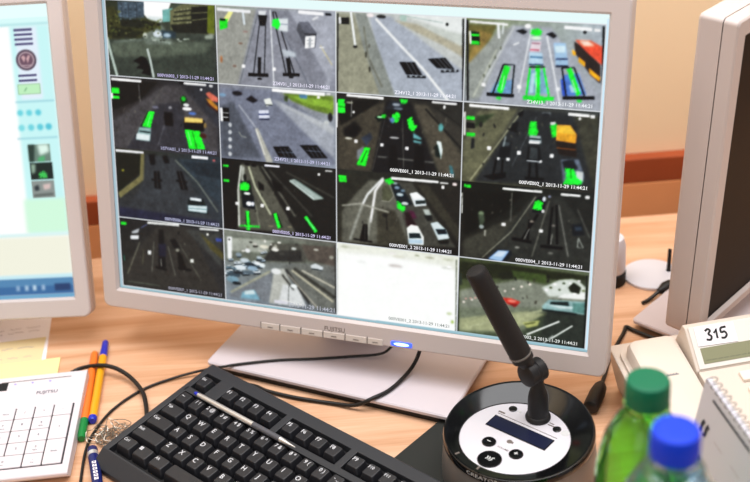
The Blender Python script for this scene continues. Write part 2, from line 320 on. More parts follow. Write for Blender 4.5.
# pictures on the screens, in millimetres on each panel: g = corner colours, p = area, e = ellipse, l = line; colour, softness, width, points
TILES = '''
4.3 236.7 129.7 314.2
g 3a4030 5a6058 4b5048 3c4240
p 454c45 1.06 0 -0.6 277.7 127.6 281 125.8 236.4 0.3 233.6
p 5f665c 1.41 0 7.3 270.8 63.5 276.6 125.5 277.4 117.2 266.3 56.2 257.3 10.4 256.4
p 6e756e 1.06 0 48 291 68.4 292 81.5 273.2 48.8 271.3
p ffffff 0.35 0 46.4 314.3 80.1 315.1 76.3 306.5 69.8 298.3 52.5 297.5 47.7 302.6
p cfdcdc 0.71 0 51.6 300.1 70.9 300.1 68.6 294.7 54.4 294.9
p 55626c 0.26 0 18.3 313.6 49.1 314.1 48.5 292.8 18.8 291.3
l 3f4850 0.26 1.11 22.7 311.2 23.1 293.3
l 3f4850 0.26 1.11 30.9 311.5 30.8 293.7
l 3f4850 0.26 1.11 40.2 311.9 40 294.2
p 4a4b2c 0.88 0 1.2 306.6 14.2 308.1 19.8 293.2 46.4 298.1 64.5 294.5 67.3 290.2 47.5 282 43.1 277.3 1.2 274.2
p 2f3322 0.71 0 8.5 287.2 33.3 284.9 45.5 283.7 36.9 277 9.7 275.5
p 2c3024 0.71 0 19.6 296.8 48.3 295.5 58.4 293.3 43.7 287.2 21 287.9
p 75a09c 0.35 0 69.7 307.1 81.8 309.4 81.1 296.2 69.8 294.8
p 6f7058 0.35 0 78.3 306.6 93.6 314 128 315 127.4 284.5 78.2 287.2
l 383a2e 0.26 1.48 83.2 305.1 121.1 311.2
l 383a2e 0.26 1.48 82 300.6 120.8 306
l 383a2e 0.26 1.67 81.7 296.2 120.6 300.2
p 2b2d24 0.53 0 78.5 292.5 118.5 297.2 121 285.9 82.1 284.8
p 2a2b22 0.35 0 102.4 311.2 121.5 313 120.4 285.9 102.2 285.8
l 6f7058 0.26 1.11 103.1 305.2 120.9 306.9
l 6f7058 0.26 1.11 102.8 298.1 121 300.8
p 6c7428 0.35 0 121.2 313.8 128.6 314.1 127.5 286.3 119.2 286.7
p 3a4a52 0.71 0 67.1 286.6 84.2 285.7 83.9 279.5 67.6 278.6
e c8d4dc 0.71 0 62.8 282.5 4.9 3.2
e 9fb0bc 0.71 0 73.9 281.7 4.5 2.1
e b9bfb4 0.71 0 48.4 280.3 2.5 2.9
p 8f968c 0.71 0 115.9 283 125.9 286.2 126.7 280.9 117.8 280.1
l 8c968e 0.71 2.22 55.4 278 77.5 273.8
e 1c1f10 0.35 0 45 283.1 1.6 0.6
e 565c34 0.35 0 59.5 289.1 2 1
e 565c34 0.35 0 16.8 298 1.9 1
e 6a6c48 0.35 0 15.2 299.7 0.9 1.2
e 1c1f10 0.35 0 31.9 285.3 1.3 1.3
e 565c34 0.35 0 64.6 295.8 1.4 0.8
e 1c1f10 0.35 0 56.8 290.8 1.5 1
e 26290f 0.35 0 30.1 285.7 1.9 1.4
e 6a6c48 0.35 0 26.5 281.4 1.5 1.2
e 26290f 0.35 0 59.4 292.9 1.4 1.1
e 565c34 0.35 0 10.2 293.2 0.9 0.9
e 6a6c48 0.35 0 9.1 293.9 1.3 1.3
e 26290f 0.35 0 19.2 296.1 1 1
e 565c34 0.35 0 65.8 288.6 1.7 1.4
e 1c1f10 0.35 0 6.7 280.7 1.3 1.3
e 6a6c48 0.35 0 8.1 287.8 1.2 1.1
e 6a6c48 0.35 0 63.9 283.2 1.2 0.8
e 6a6c48 0.35 0 67.1 297 1.5 0.7
e 3a4022 0.35 0 35 286 1.6 0.8
e 3a4022 0.35 0 9.3 279.1 1.6 0.8
e 3a4022 0.35 0 12.5 295.7 1.9 0.8
e 565c34 0.35 0 14.6 279.2 1.2 0.7
e 26290f 0.35 0 15.4 286.7 1 0.8
e 565c34 0.35 0 59.1 285.4 0.9 1.2
e 26290f 0.35 0 46.8 293.1 0.9 1.4
e 3a4022 0.35 0 6.4 281.5 1.9 1.1
e 6a6c48 0.35 0 15.9 293.2 1.8 0.8
e 26290f 0.35 0 39.2 287.8 2 0.7
e 565c34 0.35 0 64.5 289.2 0.9 0.9
e 565c34 0.35 0 55.2 289 1.9 1.3
e 6a6c48 0.35 0 19.5 302.8 2 1.3
e 26290f 0.35 0 17.5 291.8 1 0.8
e 6a6c48 0.35 0 44.9 295.4 1 0.6
e 565c34 0.35 0 19 295.1 1 1.3
e 565c34 0.35 0 30.2 282.3 1.9 0.5
e 565c34 0.35 0 12.2 284.5 1.2 1
e 565c34 0.35 0 8.3 281.8 0.9 0.6
e 1c1f10 0.35 0 10 290.5 1.2 0.8
e 565c34 0.35 0 50.5 291.3 2 0.9
e 6a6c48 0.35 0 18.8 283.5 1.1 0.9
e 26290f 0.35 0 56.8 287.7 1.6 0.9
e 1c1f10 0.35 0 43.2 290.1 1.4 0.8
e 565c34 0.35 0 10.4 283.3 1.4 1.3
e 26290f 0.35 0 37.6 294.1 2 1.2
e 3a4022 0.35 0 44.6 286.7 1.5 0.6
e 1c1f10 0.35 0 12.4 297.7 0.9 0.6
e 3a4022 0.35 0 2.6 282.4 1.9 0.7
e 26290f 0.35 0 51.6 288.3 0.9 1.2
e 26290f 0.35 0 10.4 289.6 2 0.6
e 565c34 0.35 0 7.7 297.3 1.6 1
e 1c1f10 0.35 0 64.7 292 2 1
e 1c1f10 0.35 0 17.8 279.4 1.9 1.4
e 1c1f10 0.35 0 46.9 294.1 1.9 0.7
e 565c34 0.35 0 55.2 288.4 1 1.2
e 6a6c48 0.35 0 3.4 281.7 2 0.8
e 3a4022 0.35 0 38.7 283.2 0.9 1
e 1c1f10 0.35 0 27.6 291.9 1.8 0.7
e 6a6c48 0.35 0 19.1 292.2 0.9 1.4
e 565c34 0.35 0 2.8 291.4 2 1.1
e 565c34 0.35 0 14.6 282.2 2 1.3
l 8a8a70 0.18 0.93 83.3 306.9 85.3 307.1
l 8a8a70 0.18 0.93 86.9 307.4 88.9 307.7
l 9a9a84 0.18 0.93 90.5 308 92.5 308.2
l 9a9a84 0.18 0.93 94.1 308.5 96.1 308.8
l 9a9a84 0.18 0.93 97.7 309.1 99.7 309.3
l 8a8a70 0.18 0.93 101.3 309.6 103.3 309.9
l 55563f 0.18 0.93 83.1 302.3 85.1 302.6
l 8a8a70 0.18 0.93 86.7 302.8 88.7 303.1
l 8a8a70 0.18 0.93 90.3 303.4 92.3 303.7
l 55563f 0.18 0.93 93.9 304 95.9 304.2
l 8a8a70 0.18 0.93 97.5 304.5 99.5 304.8
l 55563f 0.18 0.93 101.1 305.1 103.1 305.3
l 8a8a70 0.18 0.93 82.8 297.7 84.8 298
l 9a9a84 0.18 0.93 86.4 298.3 88.5 298.5
l 8a8a70 0.18 0.93 90.1 298.8 92.1 299.1
l 8a8a70 0.18 0.93 93.7 299.4 95.7 299.7
l 8a8a70 0.18 0.93 97.3 299.9 99.3 300.2
l 55563f 0.18 0.93 100.9 300.5 102.9 300.8
l 55563f 0.18 0.93 82.6 293.1 84.6 293.4
l 8a8a70 0.18 0.93 86.2 293.7 88.2 293.9
l 55563f 0.18 0.93 89.8 294.2 91.8 294.5
l 55563f 0.18 0.93 93.4 294.8 95.5 295.1
l 9a9a84 0.18 0.93 97.1 295.4 99.1 295.6
l 9a9a84 0.18 0.93 100.7 295.9 102.7 296.2
l 3a454c 0.18 1.11 21 311.5 23.5 311.6
l 6d7b86 0.18 1.11 26.6 311.7 29.1 311.8
l 46535c 0.18 1.11 32.2 311.9 34.7 312.1
l 46535c 0.18 1.11 37.7 312.2 40.2 312.3
l 6d7b86 0.18 1.11 43.3 312.4 45.7 312.5
l 6d7b86 0.18 1.11 20.8 308.2 23.3 308.4
l 6d7b86 0.18 1.11 26.4 308.5 28.9 308.6
l 6d7b86 0.18 1.11 32 308.7 34.4 308.9
l 6d7b86 0.18 1.11 37.5 309 40 309.1
l 46535c 0.18 1.11 43.1 309.2 45.5 309.4
l 46535c 0.18 1.11 20.6 305 23.1 305.1
l 3a454c 0.18 1.11 26.2 305.3 28.7 305.4
l 3a454c 0.18 1.11 31.8 305.5 34.2 305.7
l 3a454c 0.18 1.11 37.3 305.8 39.8 305.9
l 6d7b86 0.18 1.11 42.8 306 45.3 306.2
l 6d7b86 0.18 1.11 20.4 301.8 22.9 301.9
l 46535c 0.18 1.11 26 302.1 28.4 302.2
l 3a454c 0.18 1.11 31.5 302.3 34 302.4
l 6d7b86 0.18 1.11 37.1 302.6 39.6 302.7
l 46535c 0.18 1.11 42.6 302.8 45.1 303
l 6d7b86 0.18 1.11 20.1 298.6 22.6 298.7
l 46535c 0.18 1.11 25.7 298.8 28.2 299
l 3a454c 0.18 1.11 31.3 299.1 33.8 299.2
l 6d7b86 0.18 1.11 36.9 299.4 39.4 299.5
l 46535c 0.18 1.11 42.4 299.6 44.9 299.8
l 6d7b86 0.18 1.11 19.9 295.3 22.4 295.5
l 3a454c 0.18 1.11 25.5 295.6 28 295.7
l 6d7b86 0.18 1.11 31.1 295.9 33.6 296
l 46535c 0.18 1.11 36.7 296.2 39.1 296.3
l 3a454c 0.18 1.11 42.2 296.4 44.7 296.5
e a5aca4 0.35 0 58.8 275.8 2.5 0.6
e a5aca4 0.35 0 88.7 276.5 2.5 0.6
e 3c4038 0.35 0 89.1 278.7 1.4 0.7
e 3c4038 0.35 0 26.4 276.6 2.5 0.8
e a5aca4 0.35 0 86.4 278.1 1.5 0.9
e a5aca4 0.35 0 67.1 279.8 2.1 0.9
e a5aca4 0.35 0 93.9 278.7 2.1 0.8
e 3c4038 0.35 0 69.8 276.4 2.4 0.6
e 8e958a 0.35 0 97.3 279.1 2.4 0.7
e 3c4038 0.35 0 48.4 279.1 1.5 0.7
e 3c4038 0.35 0 45.7 275.1 1.8 0.7
e 3c4038 0.35 0 66.3 276 1.3 0.7
e 8e958a 0.35 0 35.9 275.5 2.4 0.7
e a5aca4 0.35 0 31.8 274.7 2.2 0.8
l 6c746c 0.71 2.59 11.6 272 53.2 276.1
l 62695f 0.88 2.59 81.4 271.4 121.5 275.4
l aab8b0 0.35 2.96 3.5 276.1 5.3 266.2 12.8 236.3
l b4beba 0.35 2.41 50.2 266.9 53 255.3 56 237.3
p 0c0c0c 0.35 0 33.2 253.2 42.9 258.7 48.4 256.8 52.5 248 53 238.9 41.8 240.9 45.1 244.8 35.9 246.1 41.3 250
p e8e8ee 0.26 0 3.5 233.8 41.3 233.5 41.3 229.8 3.5 230.1
#
130.3 236.7 257.4 314.2
g 8a9088 989ca4 86868c 8c8e98
p 90918c 1.18 0 130.1 309.7 175.3 311.8 148.9 228.2 126.8 226.7
p 888a92 0.98 0 174.2 312.7 194.3 313.6 232.7 234 151.1 228.4
p 9a9da6 1.18 0 208.9 313.4 256 311.8 255.8 268.4 249.4 235.2 232.7 234
p 80828a 0.98 0 194.2 312.7 208.9 313.4 249.5 248.8 241.1 234.6 228.5 233.7
l 707478 0.3 1.03 175.6 308 153.6 236.5
l d8dce0 0.39 1.03 189 312.5 191.5 237.1
l 6c7078 0.39 1.03 198.1 299.6 228.6 241.6
l b8b08c 0.39 1.03 241.5 280.9 253.7 262.5
p e8e890 0.39 0 136.2 298.4 145.3 310.4 150.7 311.7 142.7 298.7
p 20e030 0.2 0 133.7 300.2 142.8 301.7 142.1 292.9 133.7 290.5
p 0a200c 0.2 0 134.2 301.8 140.2 301.6 140.3 299.3 134.2 299.5
l c8d4dc 0.39 2.07 159.3 311.1 161 296.8
e 8c7c78 0.39 0 161.8 290 3 1
e 7c6c62 0.39 0 156.1 278.1 2.6 1
e 7a6c64 0.39 0 148.8 255.1 2.2 1.4
e a07050 0.59 0 134.3 261.1 1.3 3.6
p c8ccd0 0.39 0 176.3 310.9 184.8 311.3 183.6 306.5 177.2 306.2
p 101214 0.39 0 176.2 307.1 185.7 307 183.8 296.9 177.4 296.6
l 16181a 0.2 0.83 177 296.6 169.6 249.5
l 16181a 0.2 0.83 183.8 296.9 181.3 249.8
l 101214 0.2 3.31 176.5 265.6 175.7 248.9
l 08090a 0.2 3.31 163.7 247.5 185.5 248.1
l 16181a 0.2 1.03 191.7 310.3 194.6 310.8 213.6 251.9
l 16181a 0.2 1.03 191.7 310.3 204.6 252.1
p ccd4d8 0.59 0 197.2 304.3 207.7 304.8 207.4 292.4 198 292.9
l 888c98 0.3 1.03 198.1 299.2 207.6 299.3
p 20f040 0.39 0 191.5 303.1 197.2 304.9 199.8 298.7 197 293.8 190.7 297.3
l 101214 0.2 3.72 206.9 266.4 208.8 251
l 08090a 0.2 2.9 201.3 249.9 219.3 250.7
e 0a0a0a 0.2 0 176 244 2.6 1
e 0a0a0a 0.2 0 210.2 247.8 2.5 1
p ffffff 0.3 0 157 257.1 160.3 257 160.2 254 156.9 254.1
p ffffff 0.3 0 190.5 256.2 193.7 256.1 193.7 253.1 190.4 253.2
p 5c5e64 0.39 0 218.6 301.5 237.5 291.7 236.3 277.8 224.9 278.1 216.9 294.8
p 6a6c74 0.39 0 219.1 302.5 229.4 303 238.5 291.8 226.1 290.5
p f4f4f4 0.3 0 226.1 288.6 236.4 289.8 235.3 278.7 225.3 277.1
l 2c2e32 0.2 0.83 225.1 291.1 237.5 291.1
l 84888c 0.2 0.83 227.5 284.9 234.3 285.3
l 84888c 0.2 0.83 227.5 281.7 234.3 282
l a0a4a8 0.2 2.9 230.9 287.9 230.3 278.4
p b0b8c0 0.79 0 200.8 274.8 214.4 272.7 216.4 268 202.8 268.1
l e8e8ec 0.39 1.03 240.5 278.6 245.6 279.2
l e4e6ea 0.59 1.65 233.5 305.1 239.7 308.2
p e8eaee 0.3 0 131.3 312.1 167.8 311 167.9 308.3 131.4 309.4
p f4f4f8 0.3 0 218.8 313.4 244.9 312.6 245 309.6 219 310.4
p 202226 0.2 0 246.9 312.1 253 311.9 253.1 309.7 247 309.9
e 101010 0.39 0 152.2 228.4 4.8 2
#
258.2 236.7 386.2 314.2
g a8aca4 c8ccc8 98998e 9aa0a6
p 8e8e80 1.31 0 259.7 312.7 276.3 313.4 307.7 238.2 259.3 234.9
p b0b4b2 1.09 0 288.4 315 324.3 315.7 365.4 287.5 386.8 274.5 388 235.6 314.3 236.6 296.3 273.2 285.2 301.6
p 9ca2ac 1.09 0 291.8 311.1 313.5 312.2 354.8 284.8 387.1 264.3 387.9 236.6 318.7 236.9 303 265.3
p 868a86 0.65 0 277.4 313.5 288.4 314 318.7 236.9 303.2 235.8 285.2 283
p a4a090 0.87 0 315.7 309.2 339.4 306.3 386.4 288.6 386.7 276.5 365.4 287.5 339.6 298.2
p d8dedc 1.09 0 324.3 315.7 385.5 316.6 386.2 294.7 350.1 306.9
p b4bab4 1.09 0 339.4 308.4 386.1 298.7 386.4 286.6 356.6 299.1
l 98a8a4 0.33 0.91 324.3 313.7 364.8 308.6
l eef4f4 0.33 1.83 273.2 314.3 277.7 282.5
e 202020 0.44 0 277.7 281.7 2.2 1.3
l e8ecec 0.44 2.06 298.3 309.4 324.7 284.2 346.7 263.8 372 235.5
l 6c6c62 0.65 1.37 286.3 301.6 290.8 272.9 305.4 244.4
e 4c4c44 0.44 0 288.6 274.8 1.1 2.9
e 4c4c44 0.44 0 292.4 260.8 1.1 2.9
e 60605a 0.44 0 291.9 283.3 0.9 2.1
e 2c2c2c 0.44 0 303.8 311.5 4.8 1.6
e f4e4e4 0.44 0 292.8 312.2 3.5 1.6
e 181818 0.33 0 368.7 307.4 1.5 1.6
p 9cb0a8 0.44 0 322.2 313.6 329 313.5 329.1 308.2 323.3 308.4
p 08090b 0.26 0 322.3 269.6 337.9 270.5 345.7 258.6 329.4 258.2
p 08090b 0.26 0 350.7 274.4 367.8 276.4 376.9 266.1 359.5 266.3
l 70747a 0.17 0.91 329.2 270.2 336.8 258.2
l 70747a 0.17 0.91 333.6 270.5 341.1 258.5
l 70747a 0.17 0.91 337.9 270.7 345.5 258.8
l 70747a 0.17 0.91 356.7 275.1 365.9 265.9
l 70747a 0.17 0.91 361 275.4 370.1 266.1
l 70747a 0.17 0.91 365.2 275.7 374.4 266.4
l 16181a 0.33 2.06 330.5 256.2 349 256.9
l 16181a 0.33 2.06 363.8 263.3 380.8 264.8
e 9aa0a6 0.17 0 334.2 256.8 1.3 1
e 9aa0a6 0.17 0 339.4 257.2 1.3 1
e 9aa0a6 0.17 0 344.6 257.5 1.3 1
e 9aa0a6 0.17 0 367.6 264.1 1.3 1
e 9aa0a6 0.17 0 372.7 264.4 1.3 1
e 9aa0a6 0.17 0 377.8 264.8 1.3 1
p 1c1e1c 0.33 0 261.2 308.6 271.4 309.1 271.4 302.9 261.2 302.4
p e8e8e8 0.22 0 260.8 309 263 308.9 263.4 302.8 261.1 302.8
l 141414 0.22 1.83 383.9 313.5 386.3 235.4
l 202020 0.22 1.37 259.9 312.7 259.1 234.8
p f8f8fa 0.22 0 269.5 235.6 306.6 235.2 306.8 232.2 269.7 232.6
#
387.0 236.7 514.9 314.2
g 7c8468 a0a8b0 8c9094 94989e
p 6c6840 0.87 0 388.3 308.6 416 309 408.5 292.7 389.3 275.5
p 8c7c50 1.09 0 397.7 304.1 412.3 300.9 394.6 271.8 389.4 273.5
p 8e928e 1.09 0 389.4 271.4 410.4 294.8 418.2 305.1 430.3 308.7 406.1 241.9 390.4 238.7
p 9a9ea6 1.09 0 430.2 309.7 466.3 309.6 513.2 249.5 514 237.5 400.1 235.2
l b4b8ba 0.65 1.83 432.3 308.8 405.6 256.2
l b0b4a8 0.65 1.37 416.9 287.2 395.6 241.1
l e8eef0 0.44 1.83 417 311 418.5 297.2
l d0d8d8 0.44 1.37 422.1 311.3 421.6 301.4
e 6c7066 0.33 0 420.5 288.4 1 1.8
e 6c7066 0.33 0 415.5 279.7 1 1.8
e 6c7066 0.33 0 410.5 270.9 1 1.8
e 6c7066 0.33 0 405.4 262.1 1 1.8
l d4d8dc 0.44 1.14 448.4 308.7 439 248.3
l e0e4e8 0.44 1.14 462.7 301.6 478.1 238.9
l e4e8ec 0.44 1.14 432 292 437.4 294.3
p 14161a 0.44 0 433.5 305 440.5 306.7 444.6 304.5 440.7 302
e f8f8f8 0.44 0 444.8 309.7 2.8 2
p 14161a 0.44 0 461.6 303.5 467.5 305.4 471.6 302.4 468.8 299.9
e 28e83c 0.65 0 452.6 304.6 5.2 3.3
e c8f0c8 0.44 0 452.9 299.5 4.8 1.4
p d8c8d0 0.44 0 449 295.9 457.4 296.4 457.1 287.5 447.8 287
l b05868 0.33 1.37 447.8 288.5 456.2 288.6
l 7c5864 0.33 1.14 449.1 294.5 456.7 294.6
p a8c4dc 0.44 0 447.5 286 459.1 286 460.5 275.8 447 275.4
l 5c7890 0.33 1.83 448.1 282 459.7 282.1
l 3c4c60 0.33 1.37 447.2 275 460.5 275.4
p 98b4d4 0.44 0 469 296 479.9 296.3 483.6 276.2 472.1 275.5
p c0dcec 0.44 0 470.3 293.2 479.4 293.7 480.3 287.9 471.4 287.3
l 505c74 0.33 1.83 471.8 281.4 482.8 282.1
l 283040 0.33 1.83 472.1 274.9 483.6 275.6
p 3a302c 0.44 0 487.6 298 494.7 294.5 512.3 279 513.4 261.4 504.1 268.7 489.2 287.4
p d85c44 0.44 0 488.5 299.5 502.2 299.8 513.2 294.6 514.3 278.1 501 288.1
p f0d0c0 0.87 0 491.5 299.2 500.3 299.3 506.4 295.2 496.7 294.7
p e8a428 0.33 0 486.1 291.1 489.6 288.4 489.8 285.5 486.9 286.3
p e8a428 0.33 0 492.4 284.6 498.5 280.1 498.8 275.8 492.6 280.1
p e8a428 0.33 0 502.1 275.4 513 267.3 512.3 263.3 503.1 270.2
p 6c8cac 0.65 0 417 256.9 432.4 260 431.9 246.7 411.2 245.3
p 8cb0d0 0.44 0 417.1 254.9 423.3 255.3 422.5 250.2 414.2 249.6
l 12181a 0.22 1.37 423.6 273.5 433.8 273.8 432.5 246.8
l 12181a 0.22 1.37 423.6 273.5 414.3 245.5
l 20f03c 0.33 5.49 427.3 272.2 420.9 247.4
l b0f0b0 0.22 1.14 425 263.5 422.5 249.2
l 08090b 0.22 2.97 408.5 244.9 434.7 245.1
e 20d038 0.44 0 420.3 242 2.5 1.2
p 7c9cb4 0.65 0 449.2 270.1 462.3 270.9 466.5 249.2 446.2 247.8
p a8c8d8 0.44 0 450.4 267.2 453.4 267.4 452.3 249.2 448.8 248.9
l 20f03c 0.22 1.6 448.5 272.1 446.3 245.7
l 20f03c 0.22 1.6 461.2 272.9 467.2 247.2
l 20f03c 0.22 4.11 455.5 274.5 457.2 239.4
l bce8bc 0.22 0.91 454.3 269.4 455.4 247.4
l 14301a 0.22 1.37 447.7 272.6 462.2 273.5
l 24e440 0.33 3.66 443.3 244.1 472.1 244.9
l 20d038 0.44 2.74 449.6 241.3 463.8 241.9
p 5c7cc0 0.65 0 478.5 267 493.2 269.9 501.3 250.6 480.6 248.1
p 3c5cac 0.44 0 477.2 262.9 480.6 265.1 483.6 248.4 479.6 248.1
p a0bce0 0.44 0 485 258.5 493.8 260.1 496.2 253.2 487.4 251.6
l 12181a 0.22 1.37 477.8 273.9 489 274.6 499.8 249.5
l 12181a 0.22 1.37 477.8 273.9 483.2 248.3
l 20f03c 0.33 4.57 484.1 273.7 494.4 250.1
l b0f0b0 0.22 1.14 487.7 263.6 492.3 252
l 08090b 0.22 2.97 480.1 246.3 508.9 248.4
e 20d038 0.44 0 495.3 244.6 2.4 1.2
p f4f4f4 0.44 0 403.5 255.1 407 255.1 407.1 252 403.6 252
p f4f4f4 0.44 0 437.4 255.4 440.9 255.3 441 252.2 437.5 252.3
p e4e8ec 0.44 0 473.6 255.8 476.7 255.7 476.9 252.7 473.8 252.8
p 0a1a0a 0.22 0 391.2 302.2 399.5 301.9 400.6 290.4 392.3 290.6
p 24e03c 0.22 0 391.6 300.2 399.5 300 399.7 298 391.8 298.2
p 24e03c 0.22 0 391.8 293.8 399.7 293.6 400.1 290.4 392.2 290.6
p f0f0f0 0.22 0 389.9 302.5 391.6 302.4 392.7 290.5 391 290.5
l 1a1c1c 0.22 2.06 387.9 312.6 390.7 237.7
l 1a1c1c 0.22 2.06 513 312.9 517 236.8
p f4f4f4 0.22 0 390.2 312.1 426.1 310.9 426.3 309.3 390.4 310.5
p f4f6f8 0.33 0 478 311.7 502.7 310.9 503 308.2 478.3 309
p e8e8e8 0.22 0 505 310.4 510.2 310.2 510.5 307.9 505.3 308.1
e 101010 0.33 0 496.7 306.9 1.6 1.4
p f0f0f2 0.22 0 392.6 235.7 435.5 235.3 435.8 232.2 392.9 232.6
#
4.3 159.5 129.7 236.0
g 2a2420 3c4048 4c4a4c 3c3c42
p 1c1a16 0.88 0 3.9 229.2 60.6 233 38.6 213 3.8 199.2
p 545254 1.41 0 3 187.8 66.6 229.7 87.1 231.1 127.6 190.2 126.6 164.1 0.9 158.9
p 404046 1.06 0 57.1 208.8 84.2 214.4 102.2 163.8 18 158.5
l 60605e 0.71 1.3 66.5 227.9 20.6 164.4
l 23221e 0.39 0.84 24.5 218.9 25 215.6
l 23221e 0.39 1.05 23 214.7 22.4 212
l 6c6a62 0.39 0.65 19.8 203.5 17.3 199.2
l 48463e 0.39 0.63 39.7 205.3 37.8 201.2
l 23221e 0.39 0.62 105 182.9 105.1 178.9
l 18181a 0.39 0.58 102.3 222.2 101.4 218.6
l 18181a 0.39 1.05 85.9 191 85 188.2
l 48463e 0.39 0.83 24 200.8 24.6 198.7
l 23221e 0.39 0.85 86.9 212.4 88.3 208.9
l 48463e 0.39 1.36 21.6 194 20.9 192.8
l 48463e 0.39 1.19 8.3 180.8 8.1 177.3
l 18181a 0.39 0.86 89.2 221.7 89.4 219.2
l 6c6a62 0.39 1.1 31.4 201.4 32 198.7
l 6c6a62 0.39 0.82 88.3 193.8 89.5 191.9
l 6c6a62 0.39 1.23 37.8 216.8 36.7 214.2
l 6c6a62 0.39 1.05 54.6 211.6 55.2 210.3
l 48463e 0.39 0.6 110.7 204.1 110.4 201.8
l 23221e 0.39 1.35 65.7 197.1 65.3 195.2
l 6c6c70 0.53 0.74 73.6 208.1 56.6 165.6
l 787878 0.35 0.93 37.6 229.6 38.5 211.1
l 5c5c60 0.71 1.11 88 209.2 118.5 165.3
p f0f0f0 0.26 0 5.1 234.1 41 233.8 41 231.2 5.1 231.5
p f0f0f0 0.26 0 90.5 235 115.9 234.7 115.9 232.6 90.5 232.8
p c8c8c8 0.26 0 119.4 234.2 123.4 234.2 123.5 231.8 119.5 231.9
p e8e8e8 0.26 0 109 229.7 111.4 229.6 111.3 227.4 108.9 227.5
e 0c0c10 0.35 0 87.6 233.9 2.4 1.5
p 30f040 0.26 0 4.8 223.7 14.1 223.6 14.1 217.7 4.7 217.7
p 30f040 0.26 0 5 215.1 13.5 215.1 13.5 212.1 5 212.1
p f0f0f0 0.18 0 3.9 218 6 218 6 212 3.9 212
p 24f03c 0.35 0 48.3 201.6 54.6 201.5 48.9 183.9 39.3 185
l 8cff90 0.26 0.93 49.8 198 45.3 185.4
l 0c400f 0.26 1.11 47.1 201.5 37.9 184.9
p 8ca4a4 0.53 0 35.7 183.7 49.8 183.9 47.4 169.6 30.6 170
p d4e4e4 0.53 0 32.1 176.8 47.8 176.2 46.4 170 31.2 170.7
l 2c3838 0.35 1.67 35.4 179.4 48.6 179.1
p 0c0808 0.71 0 66 202 75.7 202 75.9 188.1 66.2 188
e 70707c 0.53 0 55.9 206.5 3.8 1.5
e 88888c 0.35 0 73.5 207.2 2.1 1.5
p 0c3c14 0.53 0 85.4 218.2 91.6 220.8 94 215.2 87.1 211.9
e 20b038 0.35 0 89.4 217.6 2.5 2.6
e e0e4e4 0.35 0 92.2 211.4 3.3 1.5
e f4f4f4 0.35 0 93 207.4 5.3 1.7
e 5c78b0 0.53 0 98.9 203 4.5 1.5
p 0e0c0a 0.53 0 88.4 196.3 112.8 196.7 111.3 185.1 88.8 185.2
p e4c478 0.53 0 89.9 198.3 110.2 198.4 110.6 194 89.2 193
p 8a7850 0.53 0 111.7 194.4 114.7 193.7 114.5 189.1 111.4 188.9
p 20f838 0.35 0 89.3 185.6 106.2 185.1 112.1 166.6 93.6 165.4
l 0c7018 0.26 1.11 98 184.1 102.3 166.7
l 80ff80 0.35 1.48 92.9 183.6 96.2 169
p c87464 0.53 0 115 224.9 119.1 227 128.9 221.3 128.7 216.8 120.7 218
p b08038 0.53 0 114.8 220.3 120.8 218.9 128.5 212.2 128.3 207.6 120.5 211.6
p 40201c 0.53 0 115.7 216.7 128.3 207.6 128.2 205.8 116.5 213.1
e 4a2018 0.53 0 110 180.4 4.1 2.6
p e8e8ea 0.26 0 4.1 158.2 39.8 158.6 39.8 156.1 4 155.7
#
130.3 159.5 257.4 236.0
g 7e8088 909498 5c6068 8c929c
p 787c88 1.15 0 131.2 232.1 190.4 234.2 255.5 196.9 255.3 161.9 190.8 160 128.3 158.4
p 5c6068 1.15 0 130.4 212.5 145.7 219.5 176 162.6 130.6 160.6
p 989ca4 1.15 0 188.1 224.5 255.5 200.7 255.3 169.7 226.8 190.6
p a8acb0 0.95 0 190.2 224.6 255.5 200.7 255.5 193 202.5 217.8
p 6c8038 0.76 0 200.7 231.1 254.7 232 254.6 213.1 235.3 216.4 210.9 224.2
p 84a048 0.76 0 206.8 229.6 254.6 227.3 254.6 218.8 223.2 223.1
p 587c98 0.57 0 218.2 231.4 227.4 231.5 226.9 227.2 219.1 227.6
p 445030 0.57 0 202.7 228.4 206.8 228.7 205.7 222.8 202.2 223.9
l a8acb4 0.48 1.2 152 216 170.5 193.9
p a4a49c 0.48 0 169.4 192.8 172.6 193.7 188.7 159.8 181.2 159.1
l d0d0c8 0.38 1.2 170.4 192.9 179.3 166.9
e 1a1820 0.57 0 150.7 227.6 5.5 2.3
p 14121a 0.57 0 160.3 222.1 166.1 226.4 173.4 221.8 168 219.1
e 7c98b0 0.57 0 134.1 224.9 3.9 1.6
p d8dcd4 0.38 0 180.1 223.5 187.1 225.2 189.6 218.8 182.7 216.7
l 303438 0.29 1 181.7 218.2 189.2 218.4
p d0d4e8 0.38 0 174.1 211.8 184.7 213 185.9 204.9 174.5 203.6
l 303858 0.29 1.4 174 207.9 185.6 208.8
l 20243c 0.38 1.2 174.5 203 185.5 203.9
p 060606 0.19 0 133.6 211.7 140.7 211.7 141.1 197.9 134 197.9
p f4f4f4 0.19 0 130.8 211.5 133.4 211.5 133.8 197.7 131.2 197.7
l d8d8d8 0.19 1 132.8 206.7 140.5 206.7
l d8d8d8 0.19 1 132.6 202 140.4 202.2
e b8bcc0 0.38 0 141.6 194.6 1.9 2.2
e b8bcc0 0.38 0 141.3 187 2 2.2
e b8bcc0 0.38 0 141.1 179.4 2 2.2
e b8bcc0 0.38 0 140.8 171.8 2 2.2
e b8bcc0 0.38 0 140.5 164.1 2 2.2
l a0a49c 0.38 0.8 151.1 188.4 154.1 183.7 159.5 183.1
p 06060a 0.23 0 189 175.7 205.9 177.5 215.1 166.1 195.1 165.9
p 06060a 0.23 0 218.4 179.8 237 181.4 248.2 169.1 230.7 167.5
l 6c7480 0.15 0.8 196.8 174.8 202.3 166.6
l 6c7480 0.15 0.8 201.4 175.2 206.9 167
l 6c7480 0.15 0.8 206 175.6 211.5 167.4
l 6c7480 0.15 0.8 227.1 178.6 234.2 168.8
